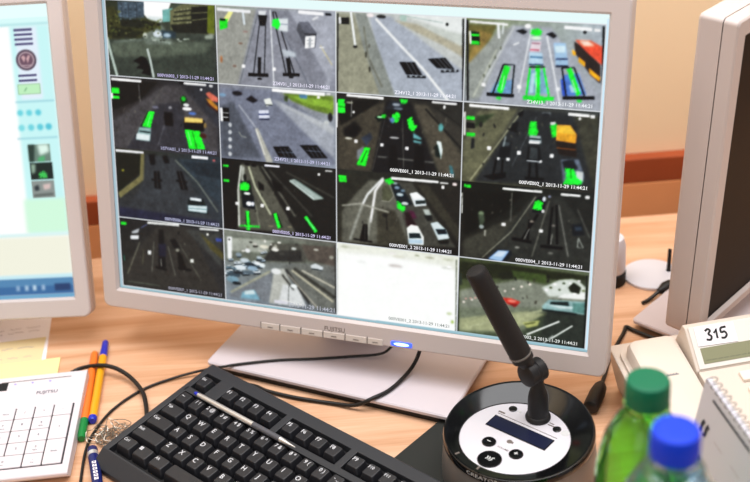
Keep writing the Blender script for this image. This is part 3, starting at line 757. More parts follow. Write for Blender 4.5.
l 6c7480 0.15 0.8 231.6 179 238.7 169.2
l 6c7480 0.15 0.8 236.2 179.4 243.3 169.6
l 707884 0.15 0.8 194.2 170.6 212 171.4
l 707884 0.15 0.8 224.6 174.8 243.1 175.3
e 28282c 0.57 0 251.5 210.9 2.4 4.6
e b0b4b4 0.57 0 247.4 204.9 2.8 2.3
p ffffff 0.19 0 189.4 235.1 245.6 234.6 245.8 231.7 189.5 232.2
p d0d0d0 0.19 0 247.7 234.8 251.7 234.7 251.8 232.8 247.8 232.9
p f8f8f8 0.29 0 237.8 231.2 240.5 231.1 240.5 228.5 237.7 228.6
e 181818 0.38 0 172.8 241.1 3.8 1.9
#
258.2 159.5 386.2 236.0
g 302e28 343430 383630 44443c
p 504c42 1.24 0 259.9 213.7 321.9 234.6 294.8 160.3 259.7 159.1
p 1c1c1e 1.04 0 309.3 231.7 334.5 231.5 363 162.5 294.8 159.2
p 5a564c 1.24 0 336.6 230.7 351.2 230.7 387.3 183.2 388 160.7 365.1 162.7
p 44423c 0.83 0 353.3 228.9 386.6 209.4 387.2 189.3 370.3 204
l 5c5a50 0.46 1.55 364.5 227.7 363.8 226
l 48463e 0.46 1.57 338.5 195.6 338.9 193.5
l 6c6a62 0.46 1.74 358.2 186.9 356.6 184.2
l 6c6a62 0.46 1.27 285.5 184.9 283.4 180.4
l 5c5a50 0.46 1.72 273.1 190.7 274.1 188.9
l 6c6a62 0.46 1.71 279.9 174.4 279.4 172.9
l 48463e 0.46 1 324.7 206.3 326.5 202.7
l 5c5a50 0.46 1.55 347.7 205.8 346.3 202.5
l 6c6a62 0.46 0.75 266.8 174.2 266.7 172.4
l 18181a 0.46 1.48 288.5 183 290 179.9
l 5c5a50 0.46 0.97 301.7 195.4 303.2 192.9
l 5c5a50 0.46 1.16 312.1 207.3 312.5 205.9
l 5c5a50 0.46 1.66 272.7 205.8 273.3 203.1
l 48463e 0.46 0.89 303.8 186.6 303.6 185.3
l 5c5a50 0.46 0.93 369.6 214 369.2 211.5
l 48463e 0.46 1.16 344.1 218.2 344.6 216.5
l 48463e 0.46 1.69 354.9 211.2 354.9 209.6
l 5c5a50 0.46 0.97 346.8 208.7 349.2 204.4
l 6c6a62 0.46 1.2 284.3 219.1 282.3 215.4
l 18181a 0.46 1.12 315 216.6 314.7 214.8
l 5c5a50 0.46 1.14 343.8 191.8 344.8 189.9
l 6c6a62 0.46 1.72 312 215.8 313.6 213.2
l 6c6a62 0.46 1.68 357.4 211.2 357.4 209.6
l 6c6a62 0.46 0.96 369.8 219.4 369.7 215.1
l 23221e 0.46 1.67 358.9 190.1 359 188.1
l 5c5a50 0.46 0.83 265.8 191.1 264.9 189.5
l 23231f 0.41 1.74 349.2 226.6 387.2 189.3
l 23231f 0.41 1.09 361.5 227.5 386.5 211.4
l 6a6a64 0.41 0.87 326.4 214.7 328.1 165.5
l 585854 0.41 0.87 308.4 213.3 295.9 161.4
l 8a8a84 0.62 1.31 301.2 175.5 358.6 174.5
e 1c1c1e 0.62 0 314.1 174.6 4.3 1.7
e 1c1c1e 0.62 0 343.9 175.2 4.2 1.7
p 0a0a08 1.24 0 265.3 199.6 277.3 208.9 284.9 201.2 277.3 192.3 266.4 193.5
p 15150f 0.83 0 259.9 213.7 270.8 228.9 305.1 232.4 288.1 220 262.1 203.5
l 88888a 0.31 1.09 274.1 229.2 273.4 212.7
e 9c9c90 0.41 0 271.9 227 3.9 1
e 68a0a0 0.62 0 365 209.7 2.5 4
p e0f0f0 0.41 0 361.2 196.2 365.4 195.5 367 187.5 365.8 178.2 362.5 187.1
p 14231e 0.62 0 359.3 190.9 362.3 193.2 365.7 180.2 360.5 180.8
p 2c323a 0.62 0 313.5 232 328.3 232.1 325.2 222.8 309.4 223.6
e a0a8b0 0.62 0 319.9 228.4 4.2 1.4
e 707880 0.41 0 322.1 224.6 5.1 1.2
p 14201a 0.41 0 297.8 214.6 308.4 219.5 310.5 214.5 302.1 209.8
e 30e040 0.41 0 307.3 216.3 2.6 2
e a8e8b0 0.41 0 303.1 215 3 1
p 28f040 0.41 0 315.8 218 321 222 324.2 218.6 322.2 211.4 315.9 209.8
e 6c88b0 0.62 0 315.9 212.9 2.5 2.9
p 28f040 0.41 0 331 215.1 335.8 217.9 338 210.6 341.6 209.8 338.1 202.4 332.8 206.1
p 70a0a4 0.62 0 337.1 202.3 345.6 197.9 346.1 191.9 337.7 192.8
l 182420 0.41 1.74 336.8 196.2 346 194.9
p 28e844 0.41 0 323 234.3 331.4 234.3 330.4 230.2 325.1 229.8
p 3c4450 0.62 0 283.8 192.8 293.5 198.8 295.7 193.8 289.3 184.9
p 787c80 0.62 0 279.5 179.9 287.1 184.8 286.1 172.1 279.5 170.5
p 20f838 0.41 0 287.8 183.8 293 183.2 288.7 165 279.1 165.2
l 0c6018 0.31 1.31 290 180.8 283.9 167.7
p e8e8e8 0.31 0 276.8 190.5 280.1 190.5 280.1 187.3 276.8 187.3
p f8f8f8 0.31 0 303.8 189.2 307.1 189.2 307.1 186 303.8 186.1
p f8f8f8 0.31 0 329.6 187.9 332.8 187.9 332.9 184.7 329.6 184.8
p f0f0f0 0.31 0 274.7 219.2 277.3 219.1 277.3 216.6 274.7 216.7
e c8c8c8 0.41 0 318.2 195.7 5.1 1
e c0c0b8 0.41 0 270.8 191.3 3.9 1
p 28f040 0.21 0 259.6 229.8 266.9 229.7 267.3 216.4 259.5 216.2
l 0a400c 0.21 0.87 259.5 222.4 267.4 222.1
l f0f0f0 0.21 1.52 258.5 226 258.3 201.2
p 4c7880 0.62 0 374.2 173.8 377.4 172.1 379.7 162 375.5 164.7
l 080810 0.41 4.36 340.7 237 381.7 235.9
p ffffff 0.21 0 268.7 235.3 306.8 234.9 306.9 232.5 268.8 232.9
p ffffff 0.21 0 355.6 234.6 380.1 234.4 380.3 232.4 355.8 232.7
e f8f8f8 0.21 0 368 229.6 1.2 1.8
p 0c0c0c 0.41 0 314 188.1 320.4 188.6 322.8 162.9 312.1 161.9
p 0a0a0a 0.62 0 339.4 189.2 347.8 189.9 350.4 163.4 337.7 163.2
#
387.0 159.5 514.9 236.0
g 4c4c44 4c5050 60604e 343430
p 6a6a58 1.27 0 401.1 228.6 439.5 233.4 397.2 160.3 389.8 159.6 388.6 199
p 34383a 1.27 0 443.5 232.7 490.8 232.3 520.2 166 399.3 159.4
p 4a4a40 1.27 0 490.9 231.4 516 231.3 520.5 162 512.5 165.2
l a8a890 0.53 1.11 443.5 232.7 420.7 197.6 395.1 160.1
l 6c6a62 0.47 1.76 413.3 185.7 411.9 182.9
l 6c6a62 0.47 1.6 410 222.5 410.4 220.1
l 18181a 0.47 1.13 473.7 206.5 473.3 204.6
l 23221e 0.47 1.68 396.3 201.1 397.6 198
l 18181a 0.47 1.23 416.6 217.1 418.2 213.6
l 5c5a50 0.47 1.21 447.6 212.6 446.8 211
l 48463e 0.47 1.24 474.3 206.1 474 203.3
l 23221e 0.47 1.77 455.6 212.6 455.8 211.3
l 6c6a62 0.47 1.17 433.3 207.9 434.8 205.5
l 18181a 0.47 1.21 407.5 207.6 406.7 204.7
l 6c6a62 0.47 1.31 438.9 197 439.1 195.1
l 6c6a62 0.47 0.78 441.2 212.1 442 208.7
l 18181a 0.47 0.88 429.9 199.7 432.2 195.8
l 6c6a62 0.47 0.72 410.3 204.5 409.1 200.5
l 48463e 0.47 0.98 395.5 206.6 394.1 203.3
l 23221e 0.47 1.73 418.5 175.8 418.9 174.5
l 5c5a50 0.47 1.37 461.8 221.6 463.1 218.6
l 5c5a50 0.47 1.15 392 208 394.7 203.8
l 23221e 0.47 0.93 438.6 211.4 440.3 208.6
l 18181a 0.47 1.42 407.4 178.5 407.8 176.8
l 5c6064 0.42 0.89 456.7 226.8 435.8 178.4
l 484c48 0.42 0.89 508.8 222.9 517.3 211.8
p 3c4a34 0.85 0 399.2 223.4 417.5 226.8 405.6 216.8 397.6 212
p 0c0e10 0.42 0 438.7 228.4 444.5 232.8 443.8 226.8 440.8 225.5
p 0c1014 0.64 0 434.1 219 440 221.5 438.4 211.3 432.3 211.8
l 101214 0.42 1.56 430.2 213.6 439.4 211.4
p b8c0c4 0.64 0 461.8 231.5 469.7 231.7 469.5 228.7 462 228.8
e 2c3034 0.64 0 465.5 229.4 4.7 2
p 28f040 0.53 0 451 222.3 456.9 222.4 458.8 211.9 456.7 207.7 449.6 209.2
p a8b4b8 0.53 0 451 209.3 461.6 209.1 462.5 202.2 451.3 202.2
l f4f4f4 0.42 2 450.9 202.6 460.9 202.7
l 20282c 0.42 1.56 451.1 205.9 461.7 205.9
p 181c20 0.42 0 425.6 202.1 434.4 201.8 433 185.4 421.2 185.4
p 50585c 0.53 0 425.7 201.1 433.2 201.1 432 196.5 424.8 196.9
p f4f4f4 0.32 0 421 185.5 423.4 185.4 423.5 183 421.1 183.1
p f4f4f4 0.32 0 429.8 185.9 433 185.8 433.1 183.1 429.9 183.1
l 98a0a0 0.42 1.33 428.5 206.4 426.5 196.1
l 050607 0.21 2 420.2 183.2 417.7 167.5
l 050607 0.21 2 426.4 183.8 426.1 165.1
p 060708 0.42 0 407.4 165.9 429.9 171.7 430.1 166.6 417.9 162.7
p 14181a 0.42 0 450.1 199.1 461.1 199 463.4 185 448.8 183.7
p 484e50 0.42 0 452.1 198.3 459.5 197.9 459.7 186.7 451.7 186.4
l c8ccd0 0.32 1.11 449.3 184.8 462.8 184.6
e f4f4f4 0.32 0 462.8 185 1.2 1.2
l 050607 0.32 2.22 452.8 183.1 452.5 168.7
l 050607 0.32 2.22 458.8 183.6 460.2 168.4
l 060708 0.42 2.67 448.5 167.7 466.7 168
p 28f040 0.53 0 469.9 220.8 475.8 221.9 478 210.5 472.5 209
p e0e0e0 0.42 0 469.8 222.8 474.7 223.8 474.8 221.2 470.3 220.3
p e09c38 0.42 0 476.2 220.7 488.5 221.3 494.9 212.9 494.4 204.9 476.2 206.4
p f0b44c 0.42 0 476.2 220.7 488.5 221.3 494.3 213.4 477.2 213.4
p 2c2018 0.53 0 475.7 205.3 494.8 204.3 496.1 192 479.3 193.5
l 8c5c28 0.42 1.11 477 199.4 494.7 198.9
p 68707c 0.64 0 481.5 188.7 498.2 190.2 504.4 174.6 502.6 166.3 484.7 166.6
p 1c2228 0.64 0 482.6 186.8 493.3 189.8 497.8 181.1 486.1 178
p c0c8c8 0.42 0 496.3 178.9 502.8 178.5 502.8 169.4 497.4 169.9
p 28f848 0.42 0 485.9 181 493.8 180.7 498.3 172 503.4 169.4 500.6 166.1 484.8 165 487.4 172
l 0c7018 0.25 1.11 490.9 180.4 492.4 171.4
p f8f8f8 0.25 0 411 195.3 414.5 195.2 414.7 191.8 411.2 191.8
p f8f8f8 0.25 0 439.9 193.2 443.4 193.2 443.5 189.8 440.1 189.8
p f8f8f8 0.25 0 471.1 193.1 474.4 193.1 474.6 189.7 471.2 189.7
p 28e83c 0.21 0 389.8 222.8 397.6 222.8 397.9 219.6 390.1 219.6
p 24d438 0.21 0 390.3 207 398.6 206.9 398.9 203.7 390.6 203.7
p 101010 0.21 0 389.1 216.5 397.8 216.4 398.3 211.4 389.6 211.4
l f4f4f4 0.21 1.56 388.2 226.6 388.5 204.1
p 24282a 0.42 0 395.8 201.7 398.3 201.9 398.2 192.6 394.9 191.3
e 2c2c28 0.42 0 404 215.6 1.6 2.8
p ffffff 0.21 0 392.3 234.4 430.4 234 430.6 231.6 392.5 232
p ffffff 0.21 0 485.9 232.9 505.3 232.7 505.6 230.4 486.2 230.6
p e8e8e8 0.21 0 506.3 232.5 510.2 232.5 510.5 229.8 506.6 229.8
e f4f4f4 0.21 0 496.9 228.3 1.2 1.2
l 141618 0.42 2 514.8 234.2 519.5 161.9
#
4.3 82.1 129.7 158.8
g 38382c 3a444c 40444a 40464c
p 24261a 0.93 0 3.5 153.5 36.4 154.4 36.4 136.1 6.2 110.4 1.7 112.1
p 787456 0.56 0 35.3 155.3 39.9 155.7 38.1 127 6.8 103.2 4.9 109.3 32.6 130.6
p 44484c 1.12 0 40.9 154.8 76.4 153.9 117.3 90.9 6.6 83.2 36.7 123.8
p 3c4850 1.12 0 77.5 153 128.6 156.6 127.7 106.3
p 2c3840 0.93 0 85 150.6 128.5 152.6 127.8 136.6 101.9 138.1
l 80847c 0.56 1.37 76.3 151.9 101.5 130 124.2 99.8
p 0a0a0c 0.75 0 45 155.1 52.2 155.8 51.9 144.6 46.5 144.1
p 0a0a0c 0.75 0 61 154.5 66.6 156 69.5 148.2 63.9 146.7
p 0e0e10 0.56 0 49.9 137.3 56.7 137.9 57.8 118.6 50 118.9
l 0e0e10 0.56 1.96 46.5 127.8 59.5 128
l 505458 0.28 0.78 53.8 137.7 53.6 119.2
p 0e0e10 0.56 0 77.4 139.9 83.4 140.4 90.1 120.8 81.3 119.9
l 0e0e10 0.56 1.96 76.2 129.6 89.4 128.9
l 505458 0.28 0.78 80.5 140.2 85.3 120.7
p 1a2426 0.56 0 89.6 110.5 107.3 112.3 113.2 96.6 87.8 96
p c8d8dc 0.56 0 89.3 103.9 111.4 105 111 97.4 89 97.7
l e8f0f4 0.47 2.74 91.9 111.2 105.1 110.9
l 70888c 0.37 1.18 89.6 100.7 111.2 101.3
e a09c40 0.56 0 12.5 134.9 1.8 1.2
p 303248 1.12 0 5 93.5 123.8 89.5 123.7 85.4 4.1 80.8
p e4e4e8 0.28 0 4.9 157.3 38.9 157.7 38.9 155.3 4.9 154.9
p f4f4f8 0.28 0 95.9 158.4 114.8 158.6 114.8 155.8 95.9 155.6
p c07070 0.37 0 120 156.2 123.3 156.2 123.3 154.2 120.1 154.2
#
130.3 82.1 257.4 158.8
g 181a16 2c2c28 1c1814 18181a
p 5c5c54 0.93 0 152.7 155.1 171.7 154.8 214 86.5 146.1 84
p 242420 1.12 0 182.1 154.8 255.6 153.8 255.3 83.2 214 84.5
l d4d8d0 0.56 1.96 152.6 153.1 148.6 127.8 148.3 87.3
l a8aca4 0.75 3.14 154.7 152.3 154.2 134.4
l 48463e 0.41 1.07 237.5 137 236.6 135.2
l 5c5a50 0.41 0.88 211.9 133.4 211.9 130.5
l 5c5a50 0.41 1.16 177.2 130.8 175.7 127.4
l 23221e 0.41 1.46 158.2 129 157 125.8
l 6c6a62 0.41 1.11 181.2 139.5 181.5 138.4
l 18181a 0.41 0.92 221.5 113.1 221.9 109.1
l 23221e 0.41 1.46 188.2 105.3 187.7 103.5
l 5c5a50 0.41 1.01 154.3 106.7 155.4 103.8
l 18181a 0.41 0.86 175.3 125 174.6 120.5
l 6c6a62 0.41 1.02 189 129.1 187.3 125.8
l 18181a 0.41 1.45 237.1 121.7 237.5 120.4
l 18181a 0.41 1.21 168.3 106.9 167.2 104.7
l 23221e 0.41 1.46 204.2 120.5 202.7 116.4
l 5c5a50 0.41 1.47 176.8 144.2 176.8 141.1
l 18181a 0.41 1.4 159.6 107 160.4 105.5
l 48463e 0.41 0.81 176.9 132.1 177.1 129.6
l 6c6a62 0.41 1.2 171 119.8 170.3 116.8
l 48463e 0.41 0.79 215.3 109 213.1 104.9
l c0c4ac 0.56 1.76 161.1 152.9 167.9 131.7 185 103.5
l 8a8c80 0.75 1.18 156.2 132.6 168.3 109.8 171.9 87.9
l 808078 0.75 1.76 175.8 154.2 212.3 104.4
l 60605a 0.75 1.37 184.1 151 230.9 106.4
p 98a4a0 0.47 0 205.7 142.3 211.9 144.3 244.4 126.5 233.1 124
l c0ccc8 0.37 1.18 206.7 141.8 233.1 124.8
l 74827e 0.37 1.18 212.9 143.6 243.3 127
l 50504a 0.56 1.76 202.7 150.8 255.5 128.6
p 0c0c0a 0.75 0 185.9 141.4 198.3 136.7 198.2 128.8 189.9 129.9
p 0a0c0a 0.56 0 171.2 138 177.4 134.6 177.7 128.7 172 129.1
e 0a0a0a 0.47 0 159.5 155.1 3 1.6
e 0a0a0a 0.47 0 167 154.4 2.7 1.6
p 101c18 0.56 0 151 136.1 162.7 137.2 165.2 113.5 153.4 110.2
e 28e840 0.56 0 156.2 131 5.6 4.8
e 0e140e 0.56 0 156.5 140.6 1.7 3.6
p 20f038 0.37 0 150.9 131.1 160.4 131 159.9 126.9 150.7 127
e f0f4f0 0.37 0 158.5 123.6 3.9 1.4
p 0c1620 0.47 0 152.7 121.2 165.5 121.9 167.2 107.6 153.3 108.2
e ffffff 0.47 0 160.3 112.9 3.2 2.4
e e8e8f0 0.47 0 164.6 113 1.7 2.4
l 0a4010 0.37 4.71 158.3 103.7 158.7 87.5
l 28f848 0.28 2.94 158.3 104.7 159.1 86.9
l 24e43c 0.37 1.96 149.4 87.9 171.5 89.1
e 24e43c 0.37 0 158.6 85.2 2.2 1.4
l 083008 0.37 5.49 189.3 105.5 195.3 90.5
l 28f848 0.28 3.33 189.3 105.5 194.2 90.4
l 083008 0.37 5.49 223.5 105.6 236.9 90.1
l 28f848 0.28 3.33 223.5 105.6 235.2 90.5
l 90ffa0 0.19 0.98 224.7 103.7 234.4 91.8
p f0f0f0 0.37 0 144.8 113.5 148.5 113.5 148.3 110.1 144.7 110
p f8f8f8 0.37 0 173.6 114 177.2 114.1 177.1 110.7 173.5 110.6
p f8f8f8 0.37 0 202.5 113.8 206.1 113.9 206 110.5 202.5 110.4
p 28e040 0.28 0 131.7 152.2 138.2 152.2 138.2 149.9 131.8 149.8
p 28e040 0.28 0 131.6 136.6 138.5 136.7 138.5 133.9 131.7 133.8
e 7c7868 0.37 0 184.8 91.3 3.4 0.8
e 7c7868 0.37 0 205.8 92.6 2.9 0.8
p f0f0ff 0.28 0 179 156.5 195.6 156.6 195.7 154.7 179.1 154.5
p f4f4f4 0.28 0 237.7 152.7 240.1 152.7 240.1 150.3 237.7 150.4
p e0e0e0 0.28 0 245.6 156.7 253.2 156.8 253.3 155.3 245.7 155.2
#
258.2 82.1 386.2 158.8
g 34362e 2c2c28 3c3a30 1c1a16
p 686860 1.18 0 263.3 122.6 292.7 151.1 313.3 152 330 129.5 334.7 87.1 263.2 83
p 4a483e 1.18 0 301.2 122.5 319.8 122.4 334.7 87.1 301.4 85.3
p 34342c 1.18 0 259.2 150.9 292.7 154.1 263.3 116.4 259.1 113.9
p 50504a 0.99 0 317.4 152.4 337.8 152.4 383.5 90.8 334.7 87.1 325.9 129.1
l 23221e 0.43 0.81 308.6 134.5 307.8 132.7
l 23221e 0.43 0.95 311.4 104.5 312.3 101.9
l 5c5a50 0.43 0.87 297.7 136.5 297 132.4
l 5c5a50 0.43 1.34 286.9 133.6 286.5 131.3
l 48463e 0.43 0.8 275.1 135.6 275.1 133
l 23221e 0.43 0.8 285.5 107.5 286.2 105.3
l 6c6a62 0.43 1.08 304.7 122.9 303.1 119.7
l 48463e 0.43 0.8 345.2 111.6 345.4 108.9
l 48463e 0.43 1.64 307.4 125.4 306.9 123
l 18181a 0.43 0.97 365.9 132 366.4 130.5
l 6c6a62 0.43 1.12 324 145.9 324.2 143.1
l 48463e 0.43 0.98 352.6 132.4 353.1 129.8
l 48463e 0.43 0.93 328.4 117.5 330.6 113.3
l 6c6a62 0.43 1.58 354.8 128.1 354.5 123.7
l 6c6a62 0.43 1.21 321.8 113.8 321.1 111.2
l 5c5a50 0.43 0.96 335.9 125.1 335 122.7
l 18181a 0.43 0.82 357.9 131.1 357.6 128.2
l 18181a 0.43 1.35 323.3 145.8 322.8 144.6
l 5c5a50 0.43 1.58 332.3 146.1 333.7 143.4
l 6c6a62 0.43 1.33 317.2 131.2 316.8 129.9
l 6c6a62 0.43 1.07 290.8 137.5 290.4 136.1
l 48463e 0.43 1.6 362.3 145.9 362.9 143
p 2e2c26 0.99 0 337.8 151.4 385.6 155 387.5 91.2 375.1 104
p 46443a 0.99 0 341.8 150.8 353.9 152 386.9 109.4 387.3 95.3
l e8ecec 0.59 1.86 307.2 154.5 290.7 135.7 285.5 124.9
l f0f0f0 0.59 2.07 307.6 153.1 299 140.6 296 119.9 294 107.3
l 9ea09a 0.99 2.07 285.5 124.9 271.8 86.1
l 9ea09a 0.99 2.07 293.9 111.4 289.8 86.1
l a0a098 0.59 1.66 263.3 121.6 282.4 125.6 313.7 119.7
p 5a5c4c 0.39 0 306.2 145.3 313.4 149 317.2 138.3 314.6 131 306.3 131.1
l 98988e 0.39 0.83 313.4 150 318.6 136.5 313.5 130.9 305.3 131
p 0c0a08 0.39 0 286.2 104.4 290.8 104.9 291.3 86.3 282.4 86.3
l 50504a 0.2 0.83 288.7 104.7 287.9 86.9
l 0c0a08 0.39 1.45 276 87.7 296.2 86.8
l 24221e 0.39 1.04 310.6 117.3 311.8 101
e 24221e 0.59 0 309.5 116.2 2.9 2
p 18242c 0.59 0 315.4 147.2 323.6 150 338.1 130.4 323.9 126.9
e 8898a8 0.59 0 321.6 145.8 2.9 1.6
e c0ccd0 0.59 0 324.7 139.1 3.7 1.6
e 70808c 0.49 0 327.7 143.4 2.5 1.4
e 98a8ac 0.49 0 319.5 150.2 2.5 1.2
p 28f040 0.49 0 308.2 152.5 315.3 155.2 318.5 150.5 313.4 148
p 28f040 0.49 0 321.8 132.7 326.9 129.2 331.1 126.6 328.1 121.2 321.8 125.6
p 5c2848 0.59 0 333.1 123.8 339.3 123.4 342.4 116.7 336.3 115
p 2c1418 0.79 0 330.1 121.4 334.2 121.9 342.6 108.5 332.4 107.4
e c8d0d0 0.39 0 330 130.5 3.7 1.6
p f0f4f0 0.39 0 332.4 105.4 336.4 109.5 343.6 108.7 349.9 98.1 350.1 89.9 334.7 89.2
p 1c2c30 0.39 0 334.5 100.5 345.8 101.7 347.9 96.5 335 95
p a8c0d4 0.39 0 334.2 94.3 348.9 95.4 349.4 90.9 335.1 89.7
p dce4e8 0.39 0 334.9 141.1 342 143.2 350.2 137.6 352.3 130.8 340.2 128.6
p 2c3838 0.39 0 340.5 134.6 351 136.1 351.5 132.7 341.2 130.7
p f4f8f8 0.39 0 334.9 141.1 341.6 142.8 348.1 138.4 339.1 136.1
p a8b0ac 0.49 0 348.4 126.4 354.4 127 357.6 121.3 352.5 119.8
p 1c2020 0.59 0 350.1 120.5 357.6 121.3 358.7 116.4 353.6 114.8
p c8d8dc 0.39 0 356.7 113.1 363.7 115.3 373 107.8 376.2 99.7 365.2 96.8
p 18242c 0.39 0 361.9 107.6 371.9 108.7 374.1 103.9 364.6 102.4
p 181814 0.59 0 364.2 95.7 376.2 98.5 375.3 93.9 367.3 93
p 28e83c 0.24 0 260.1 153 268.1 153.1 268.5 146.3 260.5 146.1
p f4f4f4 0.24 0 367.1 152.4 369.8 152.4 369.9 149.3 367.2 149.4
p f8f8f8 0.24 0 315.3 156.2 363.8 156.8 364 154.4 315.5 153.8
p f0f0f0 0.24 0 365.4 155.8 373.7 155.9 373.9 154.4 365.5 154.3
p f0e0e0 0.24 0 378.1 156.3 382 156.3 382.3 153.6 378.3 153.5
#
387.0 82.1 514.9 158.8
g 161a10 2a2e2c 302e28 32322e
p 12140c 1.24 0 388.9 149.7 447.8 153.5 432.5 133.5 394.4 106.3 390.2 105.8
p 4a4a42 1.24 0 390.4 99.4 448.6 135.2 454 148 429.7 101.8 405.6 82 390.9 82.4
p 3a3c38 1.24 0 457.8 152.5 485.4 153.2 517.1 111.9 518.9 83.2 411.9 80.6
p 2c2e2a 1.04 0 485.4 153.2 514.4 154.1 516.6 120
l 6c6a62 0.46 1.64 419 131.6 418.1 129.3
l 18181a 0.46 1.02 466.1 112.2 465.4 110.3
l 18181a 0.46 0.95 476.9 143.4 477 142.3
l 48463e 0.46 1.27 433 102.5 433.5 98.8
l 6c6a62 0.46 1.29 492.3 131 492.2 128.9
l 23221e 0.46 1.51 398.4 133.9 397 130.4
l 6c6a62 0.46 0.93 467.3 139.2 468 135.8
l 5c5a50 0.46 0.83 452.6 99.9 454 97.8
l 23221e 0.46 0.78 469 125.8 468.5 122.1
l 5c5a50 0.46 1.33 477.1 114.5 478.1 112.6
l 48463e 0.46 1.08 407.5 142.9 407.5 141.6
l 5c5a50 0.46 0.73 494.4 122.3 494.9 120.4
l 6c6a62 0.46 1.56 435.6 145.8 435.3 143.6
l 48463e 0.46 1.14 398.2 131.8 398.4 130.7
l 5c5a50 0.46 1.03 427.1 134.2 426.3 131.4
l 48463e 0.46 0.78 435.8 141.4 436.3 139.4
l 48463e 0.46 1.02 418.4 139.6 417.6 137.1
l 48463e 0.46 1.07 451.5 134.7 453.4 131.2
l 8c8c80 0.41 1.09 459.9 150.6 437.4 113.2 409.7 83.6
l 7c7c74 0.52 1.09 472.9 147.9 458.8 90.5
l 8c8c88 0.52 1.09 481.9 144.8 493.6 94.7
l 787874 0.52 0.87 499.7 142.6 513 115.5
l 747470 0.41 1.09 436.8 152.4 436.6 123.5
p 10141a 0.41 0 460 148.6 465.7 152.3 469.9 148.6 467.6 135.1 456.6 135
p 28f040 0.41 0 459.1 145.5 463 147.9 467.1 145.3 465.5 138 457.5 138.1
e e0e8f0 0.41 0 467.9 149 1.6 2.4
p e8e8e8 0.41 0 466 138.6 468.4 138.5 468.6 135.4 466.2 135.4
l a0a4c0 0.52 2.18 471.7 151.8 474 152.1
l 060606 0.31 2.18 462.7 133.6 447.9 106
l 060606 0.31 2.18 455 127.6 453.9 106.7
l a8a8a4 0.21 0.87 455 118.3 449.9 106.3
l 060606 0.41 2.83 438.7 106.7 457.7 105.1
e 9c948c 0.62 0 457.1 125.8 2.4 1.2
l 060606 0.31 2.18 476.1 142.1 474.1 104.9
l 060606 0.31 2.18 480 144.6 482.5 105.8
l 9a9a96 0.21 0.87 477.2 115.6 476.5 105.1
l 060606 0.41 2.83 466.6 102.3 488.2 102.4
e 84807c 0.52 0 478.1 123.9 2 1.2
p 181e24 0.62 0 494.7 126.8 504.4 128.9 508 118 497.3 115.8
p 3c4854 0.62 0 497.8 125.1 504.6 125.8 505.8 121.9 499 121.1
l a0a4a0 0.41 1.09 502.3 114.3 501.9 105
l a0a4a0 0.41 1.09 502.3 114.3 507.4 105 501.9 105
e a8a8a4 0.62 0 444.2 98.3 2.4 1
e 80807c 0.62 0 476.6 96.4 2.8 1
p 1c222a 0.52 0 414 81.9 424.9 93.9 438.2 94.4 439.4 90.3 431.7 79.8
p 9cb8e0 0.52 0 415.6 83.2 425.6 93.3 436.6 93.8 429.5 82.3
p c4d8f4 0.52 0 421 87.1 426.4 92.6 434.2 92.9 429.3 87
p f4f4f4 0.31 0 427.9 121.5 431.7 121.6 431.8 118.4 428 118.3
p f4f4f4 0.31 0 464.7 118.7 468.1 118.8 468.3 116 464.9 115.9
p 4c5648 0.62 0 404.1 128.4 410.2 130.1 411.5 120.8 406.7 112.9
e 74806c 0.62 0 407.3 129.1 2.9 2.1
e 98a0a0 0.41 0 408.2 115.2 2.5 2.1
l a8a8a0 0.41 1.52 411.8 112.4 411.9 106.1
p 28d83c 0.25 0 389.5 156 396.6 156.1 396.8 153.2 389.8 153.1
p ffffff 0.25 0 427.5 156.4 465.5 156.9 465.7 154.9 427.7 154.4
p f4f4f4 0.25 0 483.3 156.2 501.7 156.5 502 154.5 483.5 154.2
p e8e8e8 0.25 0 506.2 156.1 510.1 156.2 510.4 153.4 506.5 153.3
l f0f0f0 0.21 1.09 387.7 147.5 388.3 126.7
#
4.3 3.4 129.7 81.5
g 2c2c2c 3a3c3c 3c3a34 38383a
p 403e3a 1.31 0 2.5 22.8 49.8 75.4 88.3 79.7 125.3 10.4 8.4 6.1
p 4c4e4c 1.12 0 83.7 77.1 125.6 75.5 126.4 38.1
l 7c7c70 0.56 1.18 28 56 10.3 17.3
l 70706a 0.56 1.18 45.4 58 41 23.2
l 5c5a50 0.41 0.76 28.1 40.9 27.7 37.5
l 48463e 0.41 0.73 66.1 60.8 65.9 56.3
l 48463e 0.41 1.57 39.9 45.6 38.8 43.6
l 18181a 0.41 0.61 62 50.4 60.7 48.3
l 18181a 0.41 1.48 77 73.4 75.2 70.3
l 6c6a62 0.41 1.35 82.4 61.6 83.3 59
l 5c5a50 0.41 0.7 39.8 43.5 40.2 41
l 48463e 0.41 0.72 32.8 63.4 31.6 60.8
l 48463e 0.41 0.59 114.4 65.5 112 61.2
l 6c6a62 0.41 1.14 80.9 29.9 80.4 27.2
l 6c6a62 0.41 1.06 57.7 43.7 57.9 42.5
l 5c5a50 0.41 1.23 93.9 40.6 94.3 38.8
l 6c6a62 0.41 1.18 113.5 56.6 113.8 54.9
l 18181a 0.41 0.77 119 78.6 117.6 76
l 70706a 0.56 1.18 62.3 55.7 69.6 22.5
l 64645c 0.56 1.18 76.1 59.5 101.1 20.1
l 606050 0.56 1.18 32.1 48 29.9 30.5
p 5c5838 0.75 0 101.4 74.9 129.2 55.2 128.9 46.8 113.9 57.6
p 4c5c98 0.56 0 120 70.8 127.6 71.2 127.5 67.5 120.9 67.1
p 141416 0.75 0 52.4 72.5 57.6 73.1 58.6 29.7 49.4 28.6
p 2c2c40 0.75 0 51 56.6 60.2 57.6 59.3 42.7 51.3 41.7
l a8a8a0 0.37 0.98 52.8 39.7 53.2 31.2
l 0e0e10 0.56 2.35 46 29.3 59.6 27.7
p 141416 0.75 0 65 62.4 71.8 64.2 77 55.3 70.1 53.5
p 121210 0.75 0 73.5 52.8 78.8 47.1 83.7 31.8 74.6 30.6
